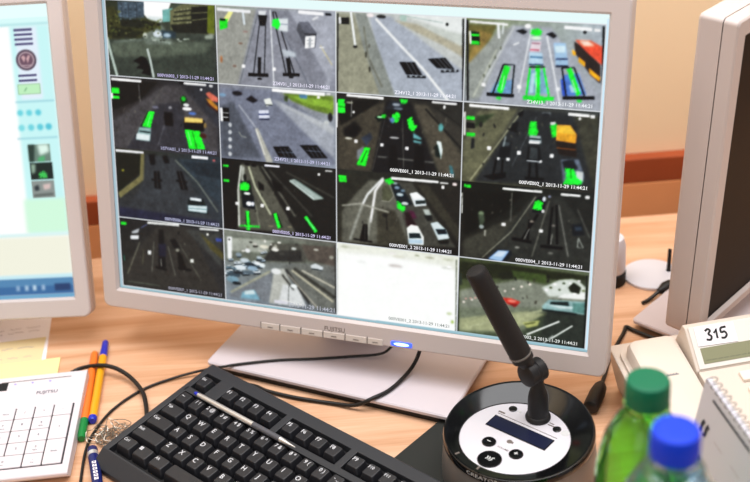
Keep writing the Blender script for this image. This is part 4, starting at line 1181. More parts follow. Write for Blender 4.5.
l 0e0e10 0.56 2.35 73.5 31.6 89.3 31
e 8c8c84 0.56 0 73.9 51.8 2.3 1.9
p b0b4b8 0.56 0 18.3 66.6 29.1 72.1 26.4 66.1 19.3 64.6
p e0e4e8 0.47 0 16.9 62.2 27.3 63.4 26.4 59 17 58
l 5c6484 0.37 1.18 30.2 72.2 38.5 77.3
p e4e8e8 0.47 0 37.5 47.4 41.4 47.5 41.2 43.1 37.2 43
p e4e8e0 0.47 0 89.1 43.8 92.9 43.9 92.8 39.9 88.9 39.8
p 28e040 0.28 0 5.8 76.5 12.8 76.7 12.7 73.8 5.8 73.5
p d8dad8 0.28 0 38.7 80.5 77.2 81.7 77.3 79.2 38.8 78
p d8dad8 0.28 0 101.6 80.3 124.1 81 124.1 78.9 101.7 78.2
e e8e8e0 0.28 0 110.8 73.9 1.1 1.5
l 2c7c6c 0.37 0.98 7.1 38.6 7.4 32.1
l 5c6058 0.47 1.37 9.7 8.4 50.5 8.2
#
130.3 3.4 257.4 81.5
g 7c8078 6c6c66 808890 6a6e70
p 6c7068 0.99 0 133.5 75.9 253.9 78.9 256 57.9 132.4 47.3
p 989c94 0.99 0 133.4 73.7 187.9 75.6 178.6 61.5 137.5 58.9
p 5a5a54 0.99 0 183.4 72.9 225.6 75.7 223.1 56.1 182.9 53.4
p 3c3c3a 0.79 0 183.2 64.3 218.9 68.5 218.7 56.6 173.9 52.3
p 605a54 0.99 0 219 74.9 256.1 77.1 256 55.8 225.4 58.5
p 787c80 0.99 0 130.9 6.9 184.9 42.7 186.4 7.5
p a8aaa4 0.79 0 187.2 43 198.5 46.6 213.6 13.4 215.7 7.1 180.6 5.7
p c4c8c8 0.79 0 197 28.9 213.9 28.8 222.5 8 190.9 5.9
p 70726e 0.99 0 198.5 47.6 225.3 54.2 255.8 34.3 255.7 8.1 231.4 7
l 3e3e3c 0.79 2.9 200.7 45.7 227 10.8
l 44443f 0.79 3.31 209.7 47.9 255.8 21.2
l b8b4a0 0.59 1.86 207.4 45.5 253.6 16.6
l c4c0b0 0.59 1.45 218.6 46.9 255.8 32.1
l a8a49a 0.59 1.24 202.9 40.6 235.8 7.6
l 3a3a38 0.79 2.07 196.1 39.7 209.3 23.9
l 9a9a88 0.79 2.07 135.8 12 182.6 41.3
p e8ecec 0.59 0 133.9 73.8 139.2 74.4 138.3 50.2 133.7 49.6
l 262c30 0.39 1.7 171 50.5 177.4 51.5
l a8b8c4 0.3 2.08 171.2 51.9 177.3 52.8
l 303c44 0.2 0.95 172.5 52.9 176 53.5
l eef4f6 0.2 0.66 172.7 53.7 175.9 54.2
l 262c30 0.39 2 136.1 36.3 143.8 37.5
l e8eef0 0.3 2.45 136.4 38 143.6 39.1
l 303c44 0.2 1.11 137.9 39.1 142.2 39.9
l eef4f6 0.2 0.78 138.2 40.1 141.9 40.7
l 262c30 0.39 2.31 149.8 33.5 158.7 34.8
l a8b8c4 0.3 2.82 150.1 35.4 158.4 36.7
l 303c44 0.2 1.28 151.9 36.7 156.8 37.6
l eef4f6 0.2 0.9 152.2 37.9 156.5 38.5
l 262c30 0.39 1.97 138.4 37.5 146 38.7
l 70848e 0.3 2.4 138.7 39.2 145.8 40.3
l 303c44 0.2 1.09 140.2 40.3 144.3 41.1
l eef4f6 0.2 0.76 140.5 41.3 144.1 41.9
l 262c30 0.39 1.67 143.3 44.6 149.7 45.5
l c4ccd0 0.3 2.04 143.5 46 149.5 46.9
l 303c44 0.2 0.93 144.8 46.9 148.3 47.6
l eef4f6 0.2 0.65 145 47.7 148.1 48.2
l 262c30 0.39 2.32 162.5 36.4 171.4 37.7
l c4ccd0 0.3 2.83 162.9 38.3 171.1 39.6
l 303c44 0.2 1.29 164.6 39.6 169.5 40.5
l eef4f6 0.2 0.9 164.9 40.8 169.2 41.4
l 262c30 0.39 1.69 153.7 46.6 160.2 47.6
l 8e9ca4 0.3 2.06 154 48.1 160 49
l 303c44 0.2 0.94 155.3 49 158.8 49.6
l eef4f6 0.2 0.66 155.5 49.8 158.6 50.3
l 262c30 0.39 1.58 152.1 48.4 158.2 49.3
l 8e9ca4 0.3 1.93 152.4 49.8 158 50.6
l 303c44 0.2 0.88 153.5 50.6 156.9 51.2
l eef4f6 0.2 0.61 153.8 51.4 156.7 51.9
l 262c30 0.39 2.14 141.4 34.8 149.7 36
l c4ccd0 0.3 2.62 141.7 36.6 149.5 37.8
l 303c44 0.2 1.19 143.4 37.8 147.9 38.6
l eef4f6 0.2 0.83 143.7 38.9 147.7 39.5
l 262c30 0.39 2.11 131.2 32.9 139.4 34.1
l a8b8c4 0.3 2.58 131.5 34.7 139.2 35.9
l 303c44 0.2 1.17 133.1 35.9 137.6 36.7
l eef4f6 0.2 0.82 133.4 36.9 137.4 37.6
l 262c30 0.39 2.2 129.8 30.8 138.4 32.1
l c4ccd0 0.3 2.69 130.2 32.7 138.2 33.9
l 303c44 0.2 1.22 131.9 33.9 136.6 34.8
l eef4f6 0.2 0.86 132.2 35 136.3 35.7
l 262c30 0.39 2.25 138.5 32 147.2 33.4
l a8b8c4 0.3 2.74 138.8 33.9 146.9 35.2
l 303c44 0.2 1.25 140.5 35.2 145.3 36.1
l eef4f6 0.2 0.87 140.9 36.3 145.1 37
l 262c30 0.39 1.9 148.9 41.4 156.2 42.5
l a8b8c4 0.3 2.32 149.2 43 156 44
l 303c44 0.2 1.05 150.6 44 154.6 44.7
l eef4f6 0.2 0.74 150.9 45 154.4 45.5
l 262c30 0.39 2.28 137.5 31 146.3 32.4
l c4ccd0 0.3 2.79 137.8 32.9 146.1 34.2
l 303c44 0.2 1.27 139.6 34.2 144.4 35.1
l eef4f6 0.2 0.89 139.9 35.4 144.2 36
l 262c30 0.39 1.86 156.4 43.8 163.5 44.9
l e8eef0 0.3 2.28 156.7 45.4 163.3 46.4
l 303c44 0.2 1.04 158.1 46.4 162 47.1
l eef4f6 0.2 0.72 158.3 47.4 161.8 47.9
l 262c30 0.39 1.28 144.5 52.5 149.5 53.2
l 48565e 0.3 1.57 144.7 53.5 149.3 54.2
l 303c44 0.2 0.71 145.7 54.3 148.4 54.7
l eef4f6 0.2 0.5 145.9 54.9 148.3 55.2
l 262c30 0.39 2.45 134 26.9 143.5 28.4
l c4ccd0 0.3 2.99 134.4 29 143.3 30.4
l 303c44 0.2 1.36 136.3 30.4 141.5 31.3
l eef4f6 0.2 0.95 136.7 31.6 141.3 32.3
l 262c30 0.39 1.25 172.1 59.6 176.9 60.3
l d8e2e8 0.3 1.53 172.3 60.6 176.7 61.3
l 303c44 0.2 0.69 173.3 61.3 175.8 61.8
l eef4f6 0.2 0.49 173.4 61.9 175.7 62.3
l 262c30 0.39 1.65 140.9 44.3 147.3 45.3
l d8e2e8 0.3 2.02 141.1 45.7 147.1 46.6
l 303c44 0.2 0.92 142.4 46.6 145.9 47.3
l eef4f6 0.2 0.64 142.6 47.4 145.7 47.9
l 262c30 0.39 1.86 131.5 38 138.7 39.1
l 70848e 0.3 2.28 131.7 39.5 138.5 40.6
l 303c44 0.2 1.03 133.2 40.6 137.1 41.3
l eef4f6 0.2 0.72 133.4 41.5 136.9 42.1
l 262c30 0.39 1.6 167.2 51.6 173.3 52.5
l 48565e 0.3 1.96 167.5 52.9 173.2 53.8
l 303c44 0.2 0.89 168.7 53.8 172 54.4
l eef4f6 0.2 0.62 168.9 54.6 171.8 55
l 262c30 0.39 2.15 133 32.5 141.3 33.8
l c4ccd0 0.3 2.63 133.3 34.4 141.1 35.6
l 303c44 0.2 1.2 135 35.6 139.6 36.4
l eef4f6 0.2 0.84 135.3 36.7 139.3 37.3
l 262c30 0.39 2.01 166.3 43.2 173.9 44.4
l 48565e 0.3 2.46 166.5 44.9 173.7 46
l 303c44 0.2 1.12 168.1 46 172.3 46.8
l eef4f6 0.2 0.78 168.3 47 172 47.6
l 262c30 0.39 1.24 175.3 60.6 179.9 61.2
l c4ccd0 0.3 1.51 175.4 61.6 179.8 62.2
l 303c44 0.2 0.69 176.3 62.3 178.9 62.7
l eef4f6 0.2 0.48 176.5 62.9 178.8 63.2
l 262c30 0.39 1.42 134.6 47.4 140.1 48.2
l a8b8c4 0.3 1.74 134.8 48.6 140 49.4
l 303c44 0.2 0.79 135.9 49.4 138.9 49.9
l eef4f6 0.2 0.55 136.1 50.1 138.8 50.5
l 262c30 0.39 1.77 161.4 46.9 168.2 47.9
l e8eef0 0.3 2.16 161.7 48.4 168 49.3
l 303c44 0.2 0.98 163 49.4 166.7 50
l eef4f6 0.2 0.69 163.3 50.2 166.5 50.7
e 8c8c84 0.39 0 148.9 72.4 1.3 0.9
e 4a4a46 0.39 0 182.7 66.9 1.3 1.8
e 4a4a46 0.39 0 213.3 74.1 2 1.6
e b0b0a8 0.39 0 188.3 68 1.2 1
e 8c8c84 0.39 0 189.4 70.1 1.9 1.9
e 4a4a46 0.39 0 166.8 67.3 2.9 1.4
e 4a4a46 0.39 0 161 71 2 0.9
e d8d8d0 0.39 0 152.2 60.4 2.1 0.9
e d8d8d0 0.39 0 184.2 70.5 1.2 1.6
e 4a4a46 0.39 0 184.1 68.8 1.2 1.9
e 4a4a46 0.39 0 164.7 66.7 1.5 1.1
e d8d8d0 0.39 0 177.5 73.9 1.2 1.6
e 8c8c84 0.39 0 251.7 65 2.6 1.9
e b0b0a8 0.39 0 165.8 69.5 2.8 1.5
e 8c8c84 0.39 0 174 74.9 2 0.8
e 2e2e2c 0.39 0 136.1 71.2 1.4 0.9
e d8d8d0 0.39 0 193.6 74.3 2.2 1.1
e b0b0a8 0.39 0 176.5 66.1 1.9 1.5
e b0b0a8 0.39 0 172.2 62.8 3.1 0.8
e 8c8c84 0.39 0 157.8 65.3 2.2 1.4
e 2e2e2c 0.39 0 216.7 61.1 1.5 1.6
e b0b0a8 0.39 0 234.9 71.3 2.9 1.1
e b0b0a8 0.39 0 188.3 68.2 2.6 1.1
e 4a4a46 0.39 0 196.3 62.5 3 1.6
e b8c4cc 0.59 0 153.3 49.8 5.1 2.6
e 303c44 0.59 0 160 46.2 6.9 2.2
e d0dce4 0.59 0 148.4 41.5 6.5 2.7
e 8ca0b0 0.59 0 162.2 42.1 6 2.7
e e0e8ec 0.59 0 168.1 48.3 4.1 1.8
e 48565e 0.59 0 140 32.7 8 3.1
e 78909c 0.59 0 138.7 26.9 7 3.6
e 2c343a 0.59 0 145.9 35.6 6.5 1.8
e d8e4e8 0.59 0 173.7 46.8 3.2 2.2
e 606c74 0.59 0 157.5 37.1 7.4 2
e b0bcc4 0.59 0 170.5 55.1 3.2 1.5
e 88949c 0.59 0 146.6 55.6 3.7 2.2
e e8ecf0 0.59 0 157.1 61.2 2.8 2
e 20282c 0.59 0 143.2 23.1 5.2 1.8
p 7ca0b0 0.79 0 149.8 13.9 163.8 17.9 170.4 7.6 147.3 6.8
p bcd0d4 0.59 0 152.2 15.3 162.6 17.8 164.8 13.6 152.1 11.5
p c4ccd0 0.49 0 228.6 53.5 234.1 56.3 242.4 53 241.7 49.3 229.7 49.3
l 2c3030 0.39 1.24 229.2 49.9 241.7 49.7
e d8dcdc 0.59 0 189.4 42.2 5.5 3.1
e e0e0d8 0.59 0 188.8 66 4.1 1.7
e b0b4b0 0.39 0 210.1 69.6 2.7 1.5
e d8d4c0 0.59 0 176.5 67.8 5 1.7
l 5c5e5c 0.3 0.83 203.8 31.9 202.7 7.5
e e8f0f0 0.59 0 209.4 28.3 3.6 2
p c8c8d4 0.39 0 186.4 9.8 202.3 10.6 202.5 7.3 186.6 6.5
l dcdcd8 0.39 1.04 195.5 11 220.2 7.7
l 3a3a38 0.3 0.83 205.7 71.2 204.9 51.7
l 3c3c3a 0.3 1.04 255.6 79.1 256.1 6
#
258.2 3.4 386.2 81.5
g e0e4d4 d4d8c8 ffffff f8ffff
p fcfffc 1.66 0 259.3 71.3 313 73.2 373.7 69.7 383.4 66.5 385.1 5 259 5.5
e c8ccbc 0.83 0 272.9 78.4 11.3 1.3
e a8ac98 0.83 0 266.1 78.3 4.5 0.9
e c8c8b8 0.83 0 323.9 74.5 6.6 1.3
e e4e0dc 0.62 0 317.3 77 4.4 1.1
e a8a898 0.62 0 356.4 77.3 5.2 1.1
e b8bca8 0.83 0 375.7 77.5 6.4 1.3
e b0a8a4 1.04 0 320.8 64.3 7.9 1.5
e dce0dc 1.04 0 284.1 64.2 5.9 1.1
e c4c8c0 0.62 0 373.8 68.6 4.7 1.3
e ffffff 0.41 0 376.9 70.1 2.6 1.1
e 8c9080 0.62 0 343.5 78 3 0.9
e 98b068 0.62 0 381.7 12.3 1.7 2.2
e b8c4a0 0.62 0 378.2 20.8 3 1.8
l 4c5048 0.21 1.09 384.1 78.5 385.4 3.2
l 8c9088 0.21 0.65 258.4 75.6 258.1 4.2
#
387.0 3.4 514.9 81.5
g 4c5438 6c7460 687058 2c3430
p 30351f 0.87 0 387.1 77 426.5 79.5 511.3 77.8 511.7 72.4 444.3 67.2 387.6 58.8
p 4c5a34 0.87 0 439.7 74.4 473.9 74.2 474.3 65.4 442.2 65.8
p 2a2e20 0.87 0 426.8 70.6 439.7 73.3 442.2 65.8 429.3 64.1
p 80847a 1.31 0 387.9 47.4 448.6 66.6 512.6 57 513.5 41.5 471.6 35.8 388.6 24.4
l 18181a 0.48 1.33 416.9 39.7 416.6 37.5
l 18181a 0.48 1.1 443.3 68.2 444.5 64.5
l 23221e 0.48 1.56 426.6 56.4 425.6 54.2
l 18181a 0.48 1.23 443.3 24.4 442.9 20.8
l 18181a 0.48 0.75 451.9 48.1 452.2 46.2
l 5c5a50 0.48 1.81 414.1 65.5 412.8 62.1
l 48463e 0.48 0.93 482.4 26.9 483.2 25.4
l 23221e 0.48 0.87 456.1 65.1 456.9 62.5
l 48463e 0.48 1.75 465.3 46.4 464.5 42.7
l 18181a 0.48 0.93 400 12.5 399 9.9
l 23221e 0.48 1.68 418.5 56 418.1 53.3
l 23221e 0.48 1.64 476.1 69.6 475.2 66.3
l 23221e 0.48 1.75 474.9 74.3 476.1 70.9
l 23221e 0.48 1.02 484.5 71.8 484.3 69.7
l 5c5a50 0.48 1.21 420.4 56.7 419.5 53
l 48463e 0.48 0.91 455.1 50.6 456.9 47.5
l 18181a 0.48 1.5 431.7 32.7 432.3 31.2
l 48463e 0.48 1.34 480.7 62.4 478.8 58.2
l 6c6a62 0.48 0.74 490.7 58 491.4 56.4
l 48463e 0.48 1.02 462.2 69.1 462.3 64.6
p 747a6c 1.31 0 388.5 29 475.6 40.9 451.2 10 389.2 3.4
p 3a403a 1.09 0 475.8 37.5 513.7 39.3 513.8 3.1 469 1.1
p 989c80 1.09 0 388.8 17.4 456.6 33.7 475.9 34.1 440.2 10.7 389.2 4.6
l a0a488 0.65 1.6 398 9.3 471.5 36.9
l 8c9078 0.65 1.37 397.8 16.3 439.2 33.6
p a4a874 0.65 0 452.8 21.8 469.9 26.4 468 20.5 457.4 16.7
l 50543c 0.44 1.14 455.1 20.2 465.7 23.6
l e4e8e4 0.33 1.6 457.7 9.8 489 28
l dce0dc 0.33 1.37 481.5 8.7 501.9 25.3
l c8cccc 0.44 0.91 483.5 12.4 473.3 1.7
p c4ccc4 0.87 0 470.3 60.4 486.7 70.3 499.1 73 511.8 70.2 512.7 54.8 496 54.8 477.1 52.3
p e8ece8 0.65 0 491.7 56.5 512.4 60.3 512.8 53.7 485.6 52.3
p 2a2e22 0.54 0 495.5 63.7 500.4 69.8 507.9 65.3 506.3 58.4 497.8 59.5
p 404638 0.65 0 503.3 73.5 511.6 73.5 512.1 65.8
e 3a4030 0.44 0 491.1 67.5 1.5 1.1
e fafafa 0.44 0 482.8 65.4 1.7 1.2
e 50563e 0.44 0 478.8 61.5 1.5 1.1
e fafafa 0.44 0 502.1 57.9 1.7 1.2
e 3c4232 0.44 0 487.3 60.4 1.3 0.9
e ffffff 0.44 0 474.7 58.7 1.7 1.2
e 60664c 0.44 0 510.2 62.3 1.5 1.1
e ffffff 0.44 0 497.3 68.3 1.3 0.9
e dcdcdc 0.44 0 505.5 71.6 1.5 1.1
e 2c3022 0.44 0 500.8 63.2 1.7 1.2
e d8d0c4 0.33 0 392.8 35.4 1.3 1.2
e d8d0c4 0.33 0 401.1 38.8 1.3 1.1
e d8d0c4 0.33 0 409.4 42.2 1.3 1.1
e d8d0c4 0.33 0 417.7 45.6 1.3 1.1
e d8d0c4 0.33 0 425.9 49 1.3 1.1
e d8d0c4 0.33 0 434.1 52.3 1.3 1.1
e d8d0c4 0.33 0 442.2 55.6 1.3 1.1
e d8d0c4 0.33 0 450.3 58.9 1.3 1.1
e d8d0c4 0.33 0 458.3 62.2 1.3 1.1
e b89890 0.33 0 394.9 39.1 1.3 0.9
e b89890 0.33 0 399.7 40.2 1.3 0.9
e b89890 0.33 0 404.6 41.3 1.3 0.9
e b89890 0.33 0 409.4 42.4 1.3 0.9
e b89890 0.33 0 414.3 43.5 1.3 0.9
p c04438 0.54 0 431.1 45.1 440.9 45.3 449.7 43 445.6 37.9 436.8 39
p 8c302c 0.44 0 437.9 39.8 447.6 40.5 444.5 36.6
e e08478 0.44 0 441.5 42.6 4.4 1.4
p 8aa4a4 0.54 0 471.3 41.4 477.3 49 492.1 49.8 512.9 51.5 513.8 38.2 497 38.1 472.5 37.7
p 243030 0.44 0 479.5 47 496.3 49.3 497.6 45 478.6 44
p c4d8d8 0.54 0 474.3 44.1 496.6 44.2 513.2 47.1 513.4 43.8 488.3 41.5
l 141c1c 0.65 1.83 471.5 37.6 505.4 37.7
p 60807c 0.54 0 500.6 48.7 513 50 513.7 39.3 501.1 39.4
e 384038 0.65 0 388.7 59 1.8 6.8
l 202a20 0.22 1.37 386.2 76.9 387.8 3.2
l 1c201c 0.22 1.6 512.6 78 514.2 3.2
'''
LEFTPIC = '''
0 0 518 324
p ffffff 0 0 0 0 474 0 474 300 0 300
p c8f6f6 1.5 0 474 74 518 74 518 302 474 302
p e4f0fc 1.5 0 480 222 504 222 504 300 480 300
p d8fbfa 1 0 0 302 518 302 518 312 0 312
p e8ffff 0 0 0 310 518 310 518 324 0 324
l a8dce0 1 1.6 0 303 518 303
p 504c78 .4 0 478.6 298.4 498.8 298.4 498.8 295.8 478.6 295.8
p 504c78 .4 0 478.6 293.4 498.8 293.4 498.8 290.8 478.6 290.8
p 504c78 .4 0 478.6 288.4 498.8 288.4 498.8 285.8 478.6 285.8
p 504c78 .4 0 478.6 283.2 498.8 283.2 498.8 280.6 478.6 280.6
e 584858 .5 0 489.4 264.7 11.4 11.4
e b8a0a8 .5 0 489.4 264.7 9 9
e 6c5060 .5 0 489.4 264.7 7.4 7.4
p d0a8ac .5 0 484 268 487 262 489 268 491 261 494 269 492 270 489.5 266 487 270
l c8b0b8 .4 1 484 259 495 259
p 504c78 .4 0 478.9 249.4 499.3 249.4 499.3 246.8 478.9 246.8
p 504c78 .4 0 478.9 244 499.3 244 499.3 241.4 478.9 241.4
p a0c8a0 .4 0 476.8 239 502.3 239 502.3 227.4 476.8 227.4
p c0f0c0 .4 0 478 238 501 238 501 228.4 478 228.4
l 80b888 .5 1.4 484 231 487 235
l 98d0dc .8 1.6 473 219.8 516 219.8
e 6cd4e0 1 0 476.8 207.8 3.4 3.4
e 6cd4e0 1 0 486.8 207.5 3.4 3.4
e 60ccdc 1 0 496.9 207.4 3.4 3.4
e 80dce4 1 0 476.8 191.4 3.6 3.6
e 70d4e0 1 0 487.4 191.4 3.6 3.6
e 60ccdc 1 0 497.5 191.4 3.6 3.6
e 54c4d8 1 0 507 191.5 3.6 3.6
l 98d0dc .8 1.6 471 179.6 516 179.6
p d2fade 2 0 471 74 518 74 518 112 471 112
p 6c8478 .4 0 481.6 172.4 506 172.4 506 153.5 481.6 153.5
p 283c34 1 0 481.6 172.4 489 172.4 487 153.5 481.6 153.5
p e0f8ec 1.5 0 492 172.4 504 172.4 505 164 494 160
p 50b070 1 0 492 158 499 160 499 154 491 154
p 182420 .4 0 481.6 152.3 507 152.3 507 133.8 481.6 133.8
p 94b09c 1.2 0 482.5 151 488 151 487 142 483 140
p 3cc454 .8 0 491 141 496 143 500 140 500 135 491 135
p 8c9490 .4 0 481.6 132.4 507 132.4 507 113.4 481.6 113.4
p 2c3438 1 0 484 126 489 128 490 122 485 121
p d8c0bc 1 0 494 128 503 129 502 123 495 122
l 606864 .8 3 483 116 505 117
p d8f4f4 1 0 0 70 518 70 518 74 0 74
p f2f2e0 1.5 0 0 26 518 26 518 70 0 70
p c8ecf4 1 0 0 21 518 21 518 27 0 27
p 3c6ca0 1 0 0 4 518 4 518 22 0 22
p 5488b4 1 0 0 14 518 14 518 22 0 22
p 90b0d0 1 0 452 9 456 9 456 15 452 15
p a8c4dc 1 0 462 9 466 9 466 15 462 15
p c0d8e8 1 0 471 9 475 9 475 15 471 15
p a0bcd8 1 0 481 9 485 9 485 15 481 15
p 28406c 1 0 496 8 514 8 514 16 496 16
p 70a8cc 0 0 0 0 518 0 518 4 0 4
'''
CAPTIONS = '''
000VA003_1 2013-11-29 11:44:21|60.5|240.5|64.3|c8c0ec
Z34V01_1 2013-11-29 11:44:21|190.3|240.5|60.5|e8e4f8
Z34V12_1 2013-11-29 11:44:21|318.1|240.5|60.5|f4f4ff
Z34V13_1 2013-11-29 11:44:21|446.9|240.5|60.5|f0f4f8
107VA01_1 2013-11-29 11:44:21|60.5|163.4|64.3|b0b0d0
Z34V21_1 2013-11-29 11:44:21|190.3|163.4|60.5|c8c8e8
000VE001_1 2013-11-29 11:44:21|314.3|163.4|64.3|ffffff
000VE002_1 2013-11-29 11:44:21|443.1|163.4|64.3|ffffff
000VE006_1 2013-11-29 11:44:21|60.5|86.0|64.3|b8bcdc
000VE005_1 2013-11-29 11:44:21|186.5|86.0|64.3|d8d0f8
000VE001_2 2013-11-29 11:44:21|314.3|86.0|64.3|f8f8ff
000VE004_1 2013-11-29 11:44:21|443.1|86.0|64.3|f4f4f8
000VE007_1 2013-11-29 11:44:21|60.5|7.2|64.3|a8a8b8
2013-11-29 11:44:21|203.0|7.2|52.0|b8bcc8
000VE001_2 2013-11-29 11:44:21|314.3|7.2|64.3|8c9490
000VE002_2 2013-11-29 11:44:21|443.1|7.2|64.3|e4e8e4
'''

# ------------------------------------------------------------------ materials
M_wood = mat_wood('beech_desk', 'e8bc9a', 'c8926a')
M_rail = mat('rail_upper_dark', 'a24a24', .55, noise=(14, .12)); M_rail2 = mat('rail_wood', 'f0a068', .55, noise=(12, .1))  # upper rail darker in colour than the lower one
M_wall = mat('wall_paint', 'f8e0ba', .9, noise=(3, .03)); M_floor = mat('floor_vinyl', '8a7c6c', .6, noise=(6, .1))
M_grey = mat('monitor_plastic', 'c8bcb8', .5, bump=(900, .05)); M_base = mat('base_plastic', 'd0c6ca', .42)
M_seam = mat('seam_shadow_gap', '4a443e', .8); M_dark = mat('black_rubber_and_shade', '0c0b0b', .7)  # M_dark also serves the painted shadow under the stand bases
M_btn = mat('monitor_button', 'd0c5bc', .5); M_mark = mat('printed_grey', '6e645e', .6)
M_logo = mat('logo_grey', '786e68', .5, metal=.2)
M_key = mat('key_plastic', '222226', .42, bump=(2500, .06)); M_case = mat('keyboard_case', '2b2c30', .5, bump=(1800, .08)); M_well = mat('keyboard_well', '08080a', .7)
M_legend = mat('legend_white', 'cfcfd3', .5)
M_white = mat('white_keyboard_plastic', 'd8d0d4', .42); M_wkey = mat('white_key', 'd8d1d5', .45); M_gap = mat('key_gap', '3c383c', .8)
M_print = mat('legend_grey', '565664', .6); M_ind = mat('indicator_blue_print', 'a8a0e0', .5)
M_cable = mat('cable_black', '14110f', .45); M_plug = mat('plug_black', '121010', .5)
M_yellow = mat('pen_yellow', 'e8a418', .35); M_orange = mat('pen_orange', 'ee7a2c', .35); M_blue = mat('pen_cap_blue', '1c2cb4', .3); M_green = mat('pen_cap_green', '12803a', .35)
M_navy = mat('pen_navy', '101b60', .3); M_silver = mat('silver_metal', 'e0dedc', .35, metal=.75); M_grip = mat('pen_grey_grip', '54545a', .4)
M_wire = mat('thin_wire', 'a8a094', .3, metal=.9)
M_paper = mat('paper', 'f6eef2', .85); M_note = mat('note_yellow', 'ece4a2', .85); M_band = mat('note_amber', 'e4d0a2', .85); M_ink = mat('faint_ink', 'b0a0a4', .9)
M_skirt = mat('mic_base_grey', '77726e', .38, metal=.35); M_gloss = mat('mic_ring_gloss', '0a0a0c', .10, spec=.5); M_plate = mat('mic_faceplate', 'd8d4da', .4)
M_lcd = mat('mic_display', '1c2038', .15); M_bez = mat('mic_display_rim', '0e1018', .2); M_blackm = mat('mic_black', '100e10', .5); M_foam = mat('mic_grille', '120f10', .6, bump=(1600, .5)); M_lite = mat('mic_print_light', 'c8c8c8', .5)
M_pad = mat('dark_pad', '20221e', .75)
M_phone = mat('phone_beige', 'd8cabd', .45); M_phone2 = mat('phone_panel', 'e4ded6', .4); M_handset = mat('phone_handset', 'dcd0c3', .4); M_glass = mat('phone_lcd', '8c8c6e', .2); M_pkey = mat('phone_key', 'e9ddd0', .5); M_inkb = mat('marker_black', '141414', .6); M_seg = mat('lcd_segment', '70725a', .4)
M_gcap = mat('cap_green', '076a4a', .45, spec=.25); M_bcap = mat('cap_blue', '083cd8', .45, spec=.25)
M_gpet = mat('pet_green', 'a8f08c', .04, trans=1., ior=1.38); M_bpet = mat('pet_blue', 'bcdff2', .04, trans=1., ior=1.38)
M_cal = mat('calendar_paper', 'd0cfda', .8); M_calink = mat('calendar_ink', '3c3c48', .8); M_wireo = mat('spiral_wire', '686468', .45, metal=.4); M_card = mat('calendar_card', 'c8c4c8', .8)
M_whit = mat('white_plastic', 'd6d6de', .4)
M_screen = mat_screen('lcd_picture', 1.0); M_off = mat('screen_off', '120e0e', .42, spec=.12); M_led = mat_emit('led_glow', '3c5cf0', 1.15); M_ledc = mat_emit('led_core', 'c4f4ff', 1.5)

# ------------------------------------------------------------------ lettering used in the scene
KEYS = []           # (text, sub, x0, x1, row y centre) in key units
def krow(y, labels, x=0., widths=None):
    for i, l in enumerate(labels):
        w = (widths or {}).get(i, 1.); KEYS.append((l, x, x+w, y)); x += w
krow(0.5, ['Ctrl', '#', 'Alt', '', 'Alt', '#', '=', 'Ctrl'], 0, {0: 1.25, 1: 1.25, 2: 1.25, 3: 6.25, 4: 1.25, 5: 1.25, 6: 1.25, 7: 1.25})
krow(1.5, ['Shift'] + list('ZXCVBNM') + ['<', '>', '?', 'Shift'], 0, {0: 2.25, 11: 2.75})
krow(2.5, ['Caps'] + list('ASDFGHJKL') + [':', '"', 'Enter'], 0, {0: 1.75, 12: 2.25})
krow(3.5, ['Tab'] + list('QWERTYUIOP') + ['{', '}', '|'], 0, {0: 1.5, 13: 1.5})
krow(4.5, ['~', '1 !', '2 @', '3 #', '4 $', '5 %', '6 ^', '7 &', '8 *', '9 (', '0 )', '- _', '= +', 'Back'], 0, {13: 2.})
krow(6.0, ['Esc'], 0); krow(6.0, ['F1', 'F2', 'F3', 'F4'], 2); krow(6.0, ['F5', 'F6', 'F7', 'F8'], 6.5); krow(6.0, ['F9', 'F10', 'F11', 'F12'], 11)
krow(6.0, ['PrtSc', 'ScrLk', 'Pause'], 15.25); krow(4.5, ['Ins', 'Home', 'PgUp'], 15.25); krow(3.5, ['Del', 'End', 'PgDn'], 15.25)
krow(1.5, ['^'], 16.25); krow(.5, ['<-', 'v', '->'], 15.25)
NUM = [['Num', '/', '*', '-'], ['7', '8', '9', '+'], ['4', '5', '6', ''], ['1', '2', '3', 'Enter'], ['0', '', ',', '']]
strs = {k[0] for k in KEYS if k[0]} | {q for r in NUM for q in r if q} | {'FUJITSU', 'CREATOR', 'VOLUME', '+', '-', 'Ins', 'Del', 'Home', 'PgUp', 'End', 'PgDn'}
caps = {}
for c in CAPTIONS.strip().split('\n'):
    t, x, y, wd, hx = c.split('|'); caps.setdefault('c', []).append((t, float(wd), float(x), float(y), hx))
make_texts([(t, .008) for t in sorted(strs)] + [(c[0], .016) for c in caps['c']])
caps['c'] = [(t, wd/TEXT[(t,)][2], x, y-.33*wd/TEXT[(t,)][2], hx) for t, wd, x, y, hx in caps['c']]

# ------------------------------------------------------------------ the setting
DESK_Y0, DESK_Y1 = .30, 1.315
m = MB(); m.box(-1.15, 1.25, DESK_Y0, DESK_Y1, -.028, 0, .002); desk = m.build('desk', M_wood)
leg = MB()
tag(desk, 'light beech desk top carrying the monitors, keyboards, phone and bottles', 'desk')
for x in (-1.10, 1.17):
    for y in (.36, 1.2):
        m = MB(); m.box(x, x+.05, y, y+.05, -.749, -.0285, .003); m.build('leg', M_base, desk)
m = MB(); m.box(-2.6, 2.8, -2.4, 1.6, -.80, -.75); tag(m.build('floor', M_floor), kind='structure')
m = MB(); m.box(-2.6, 2.8, 1.44, 1.60, -.75, 2.0); tag(m.build('wall_back', M_wall), kind='structure')
m = MB(); m.box(-2.6, 2.8, 1.420, 1.44, -.008, .028, .001); tag(m.build('trim_1', M_rail), kind='structure')
m = MB(); m.box(-2.6, 2.8, 1.42, 1.44, -.20, -.0082, .002); tag(m.build('trim_2', M_rail2), kind='structure')
m = MB(); m.box(-2.75, -2.6, -2.4, 1.6, -.75, 2.0); tag(m.build('wall_left', M_wall), kind='structure')

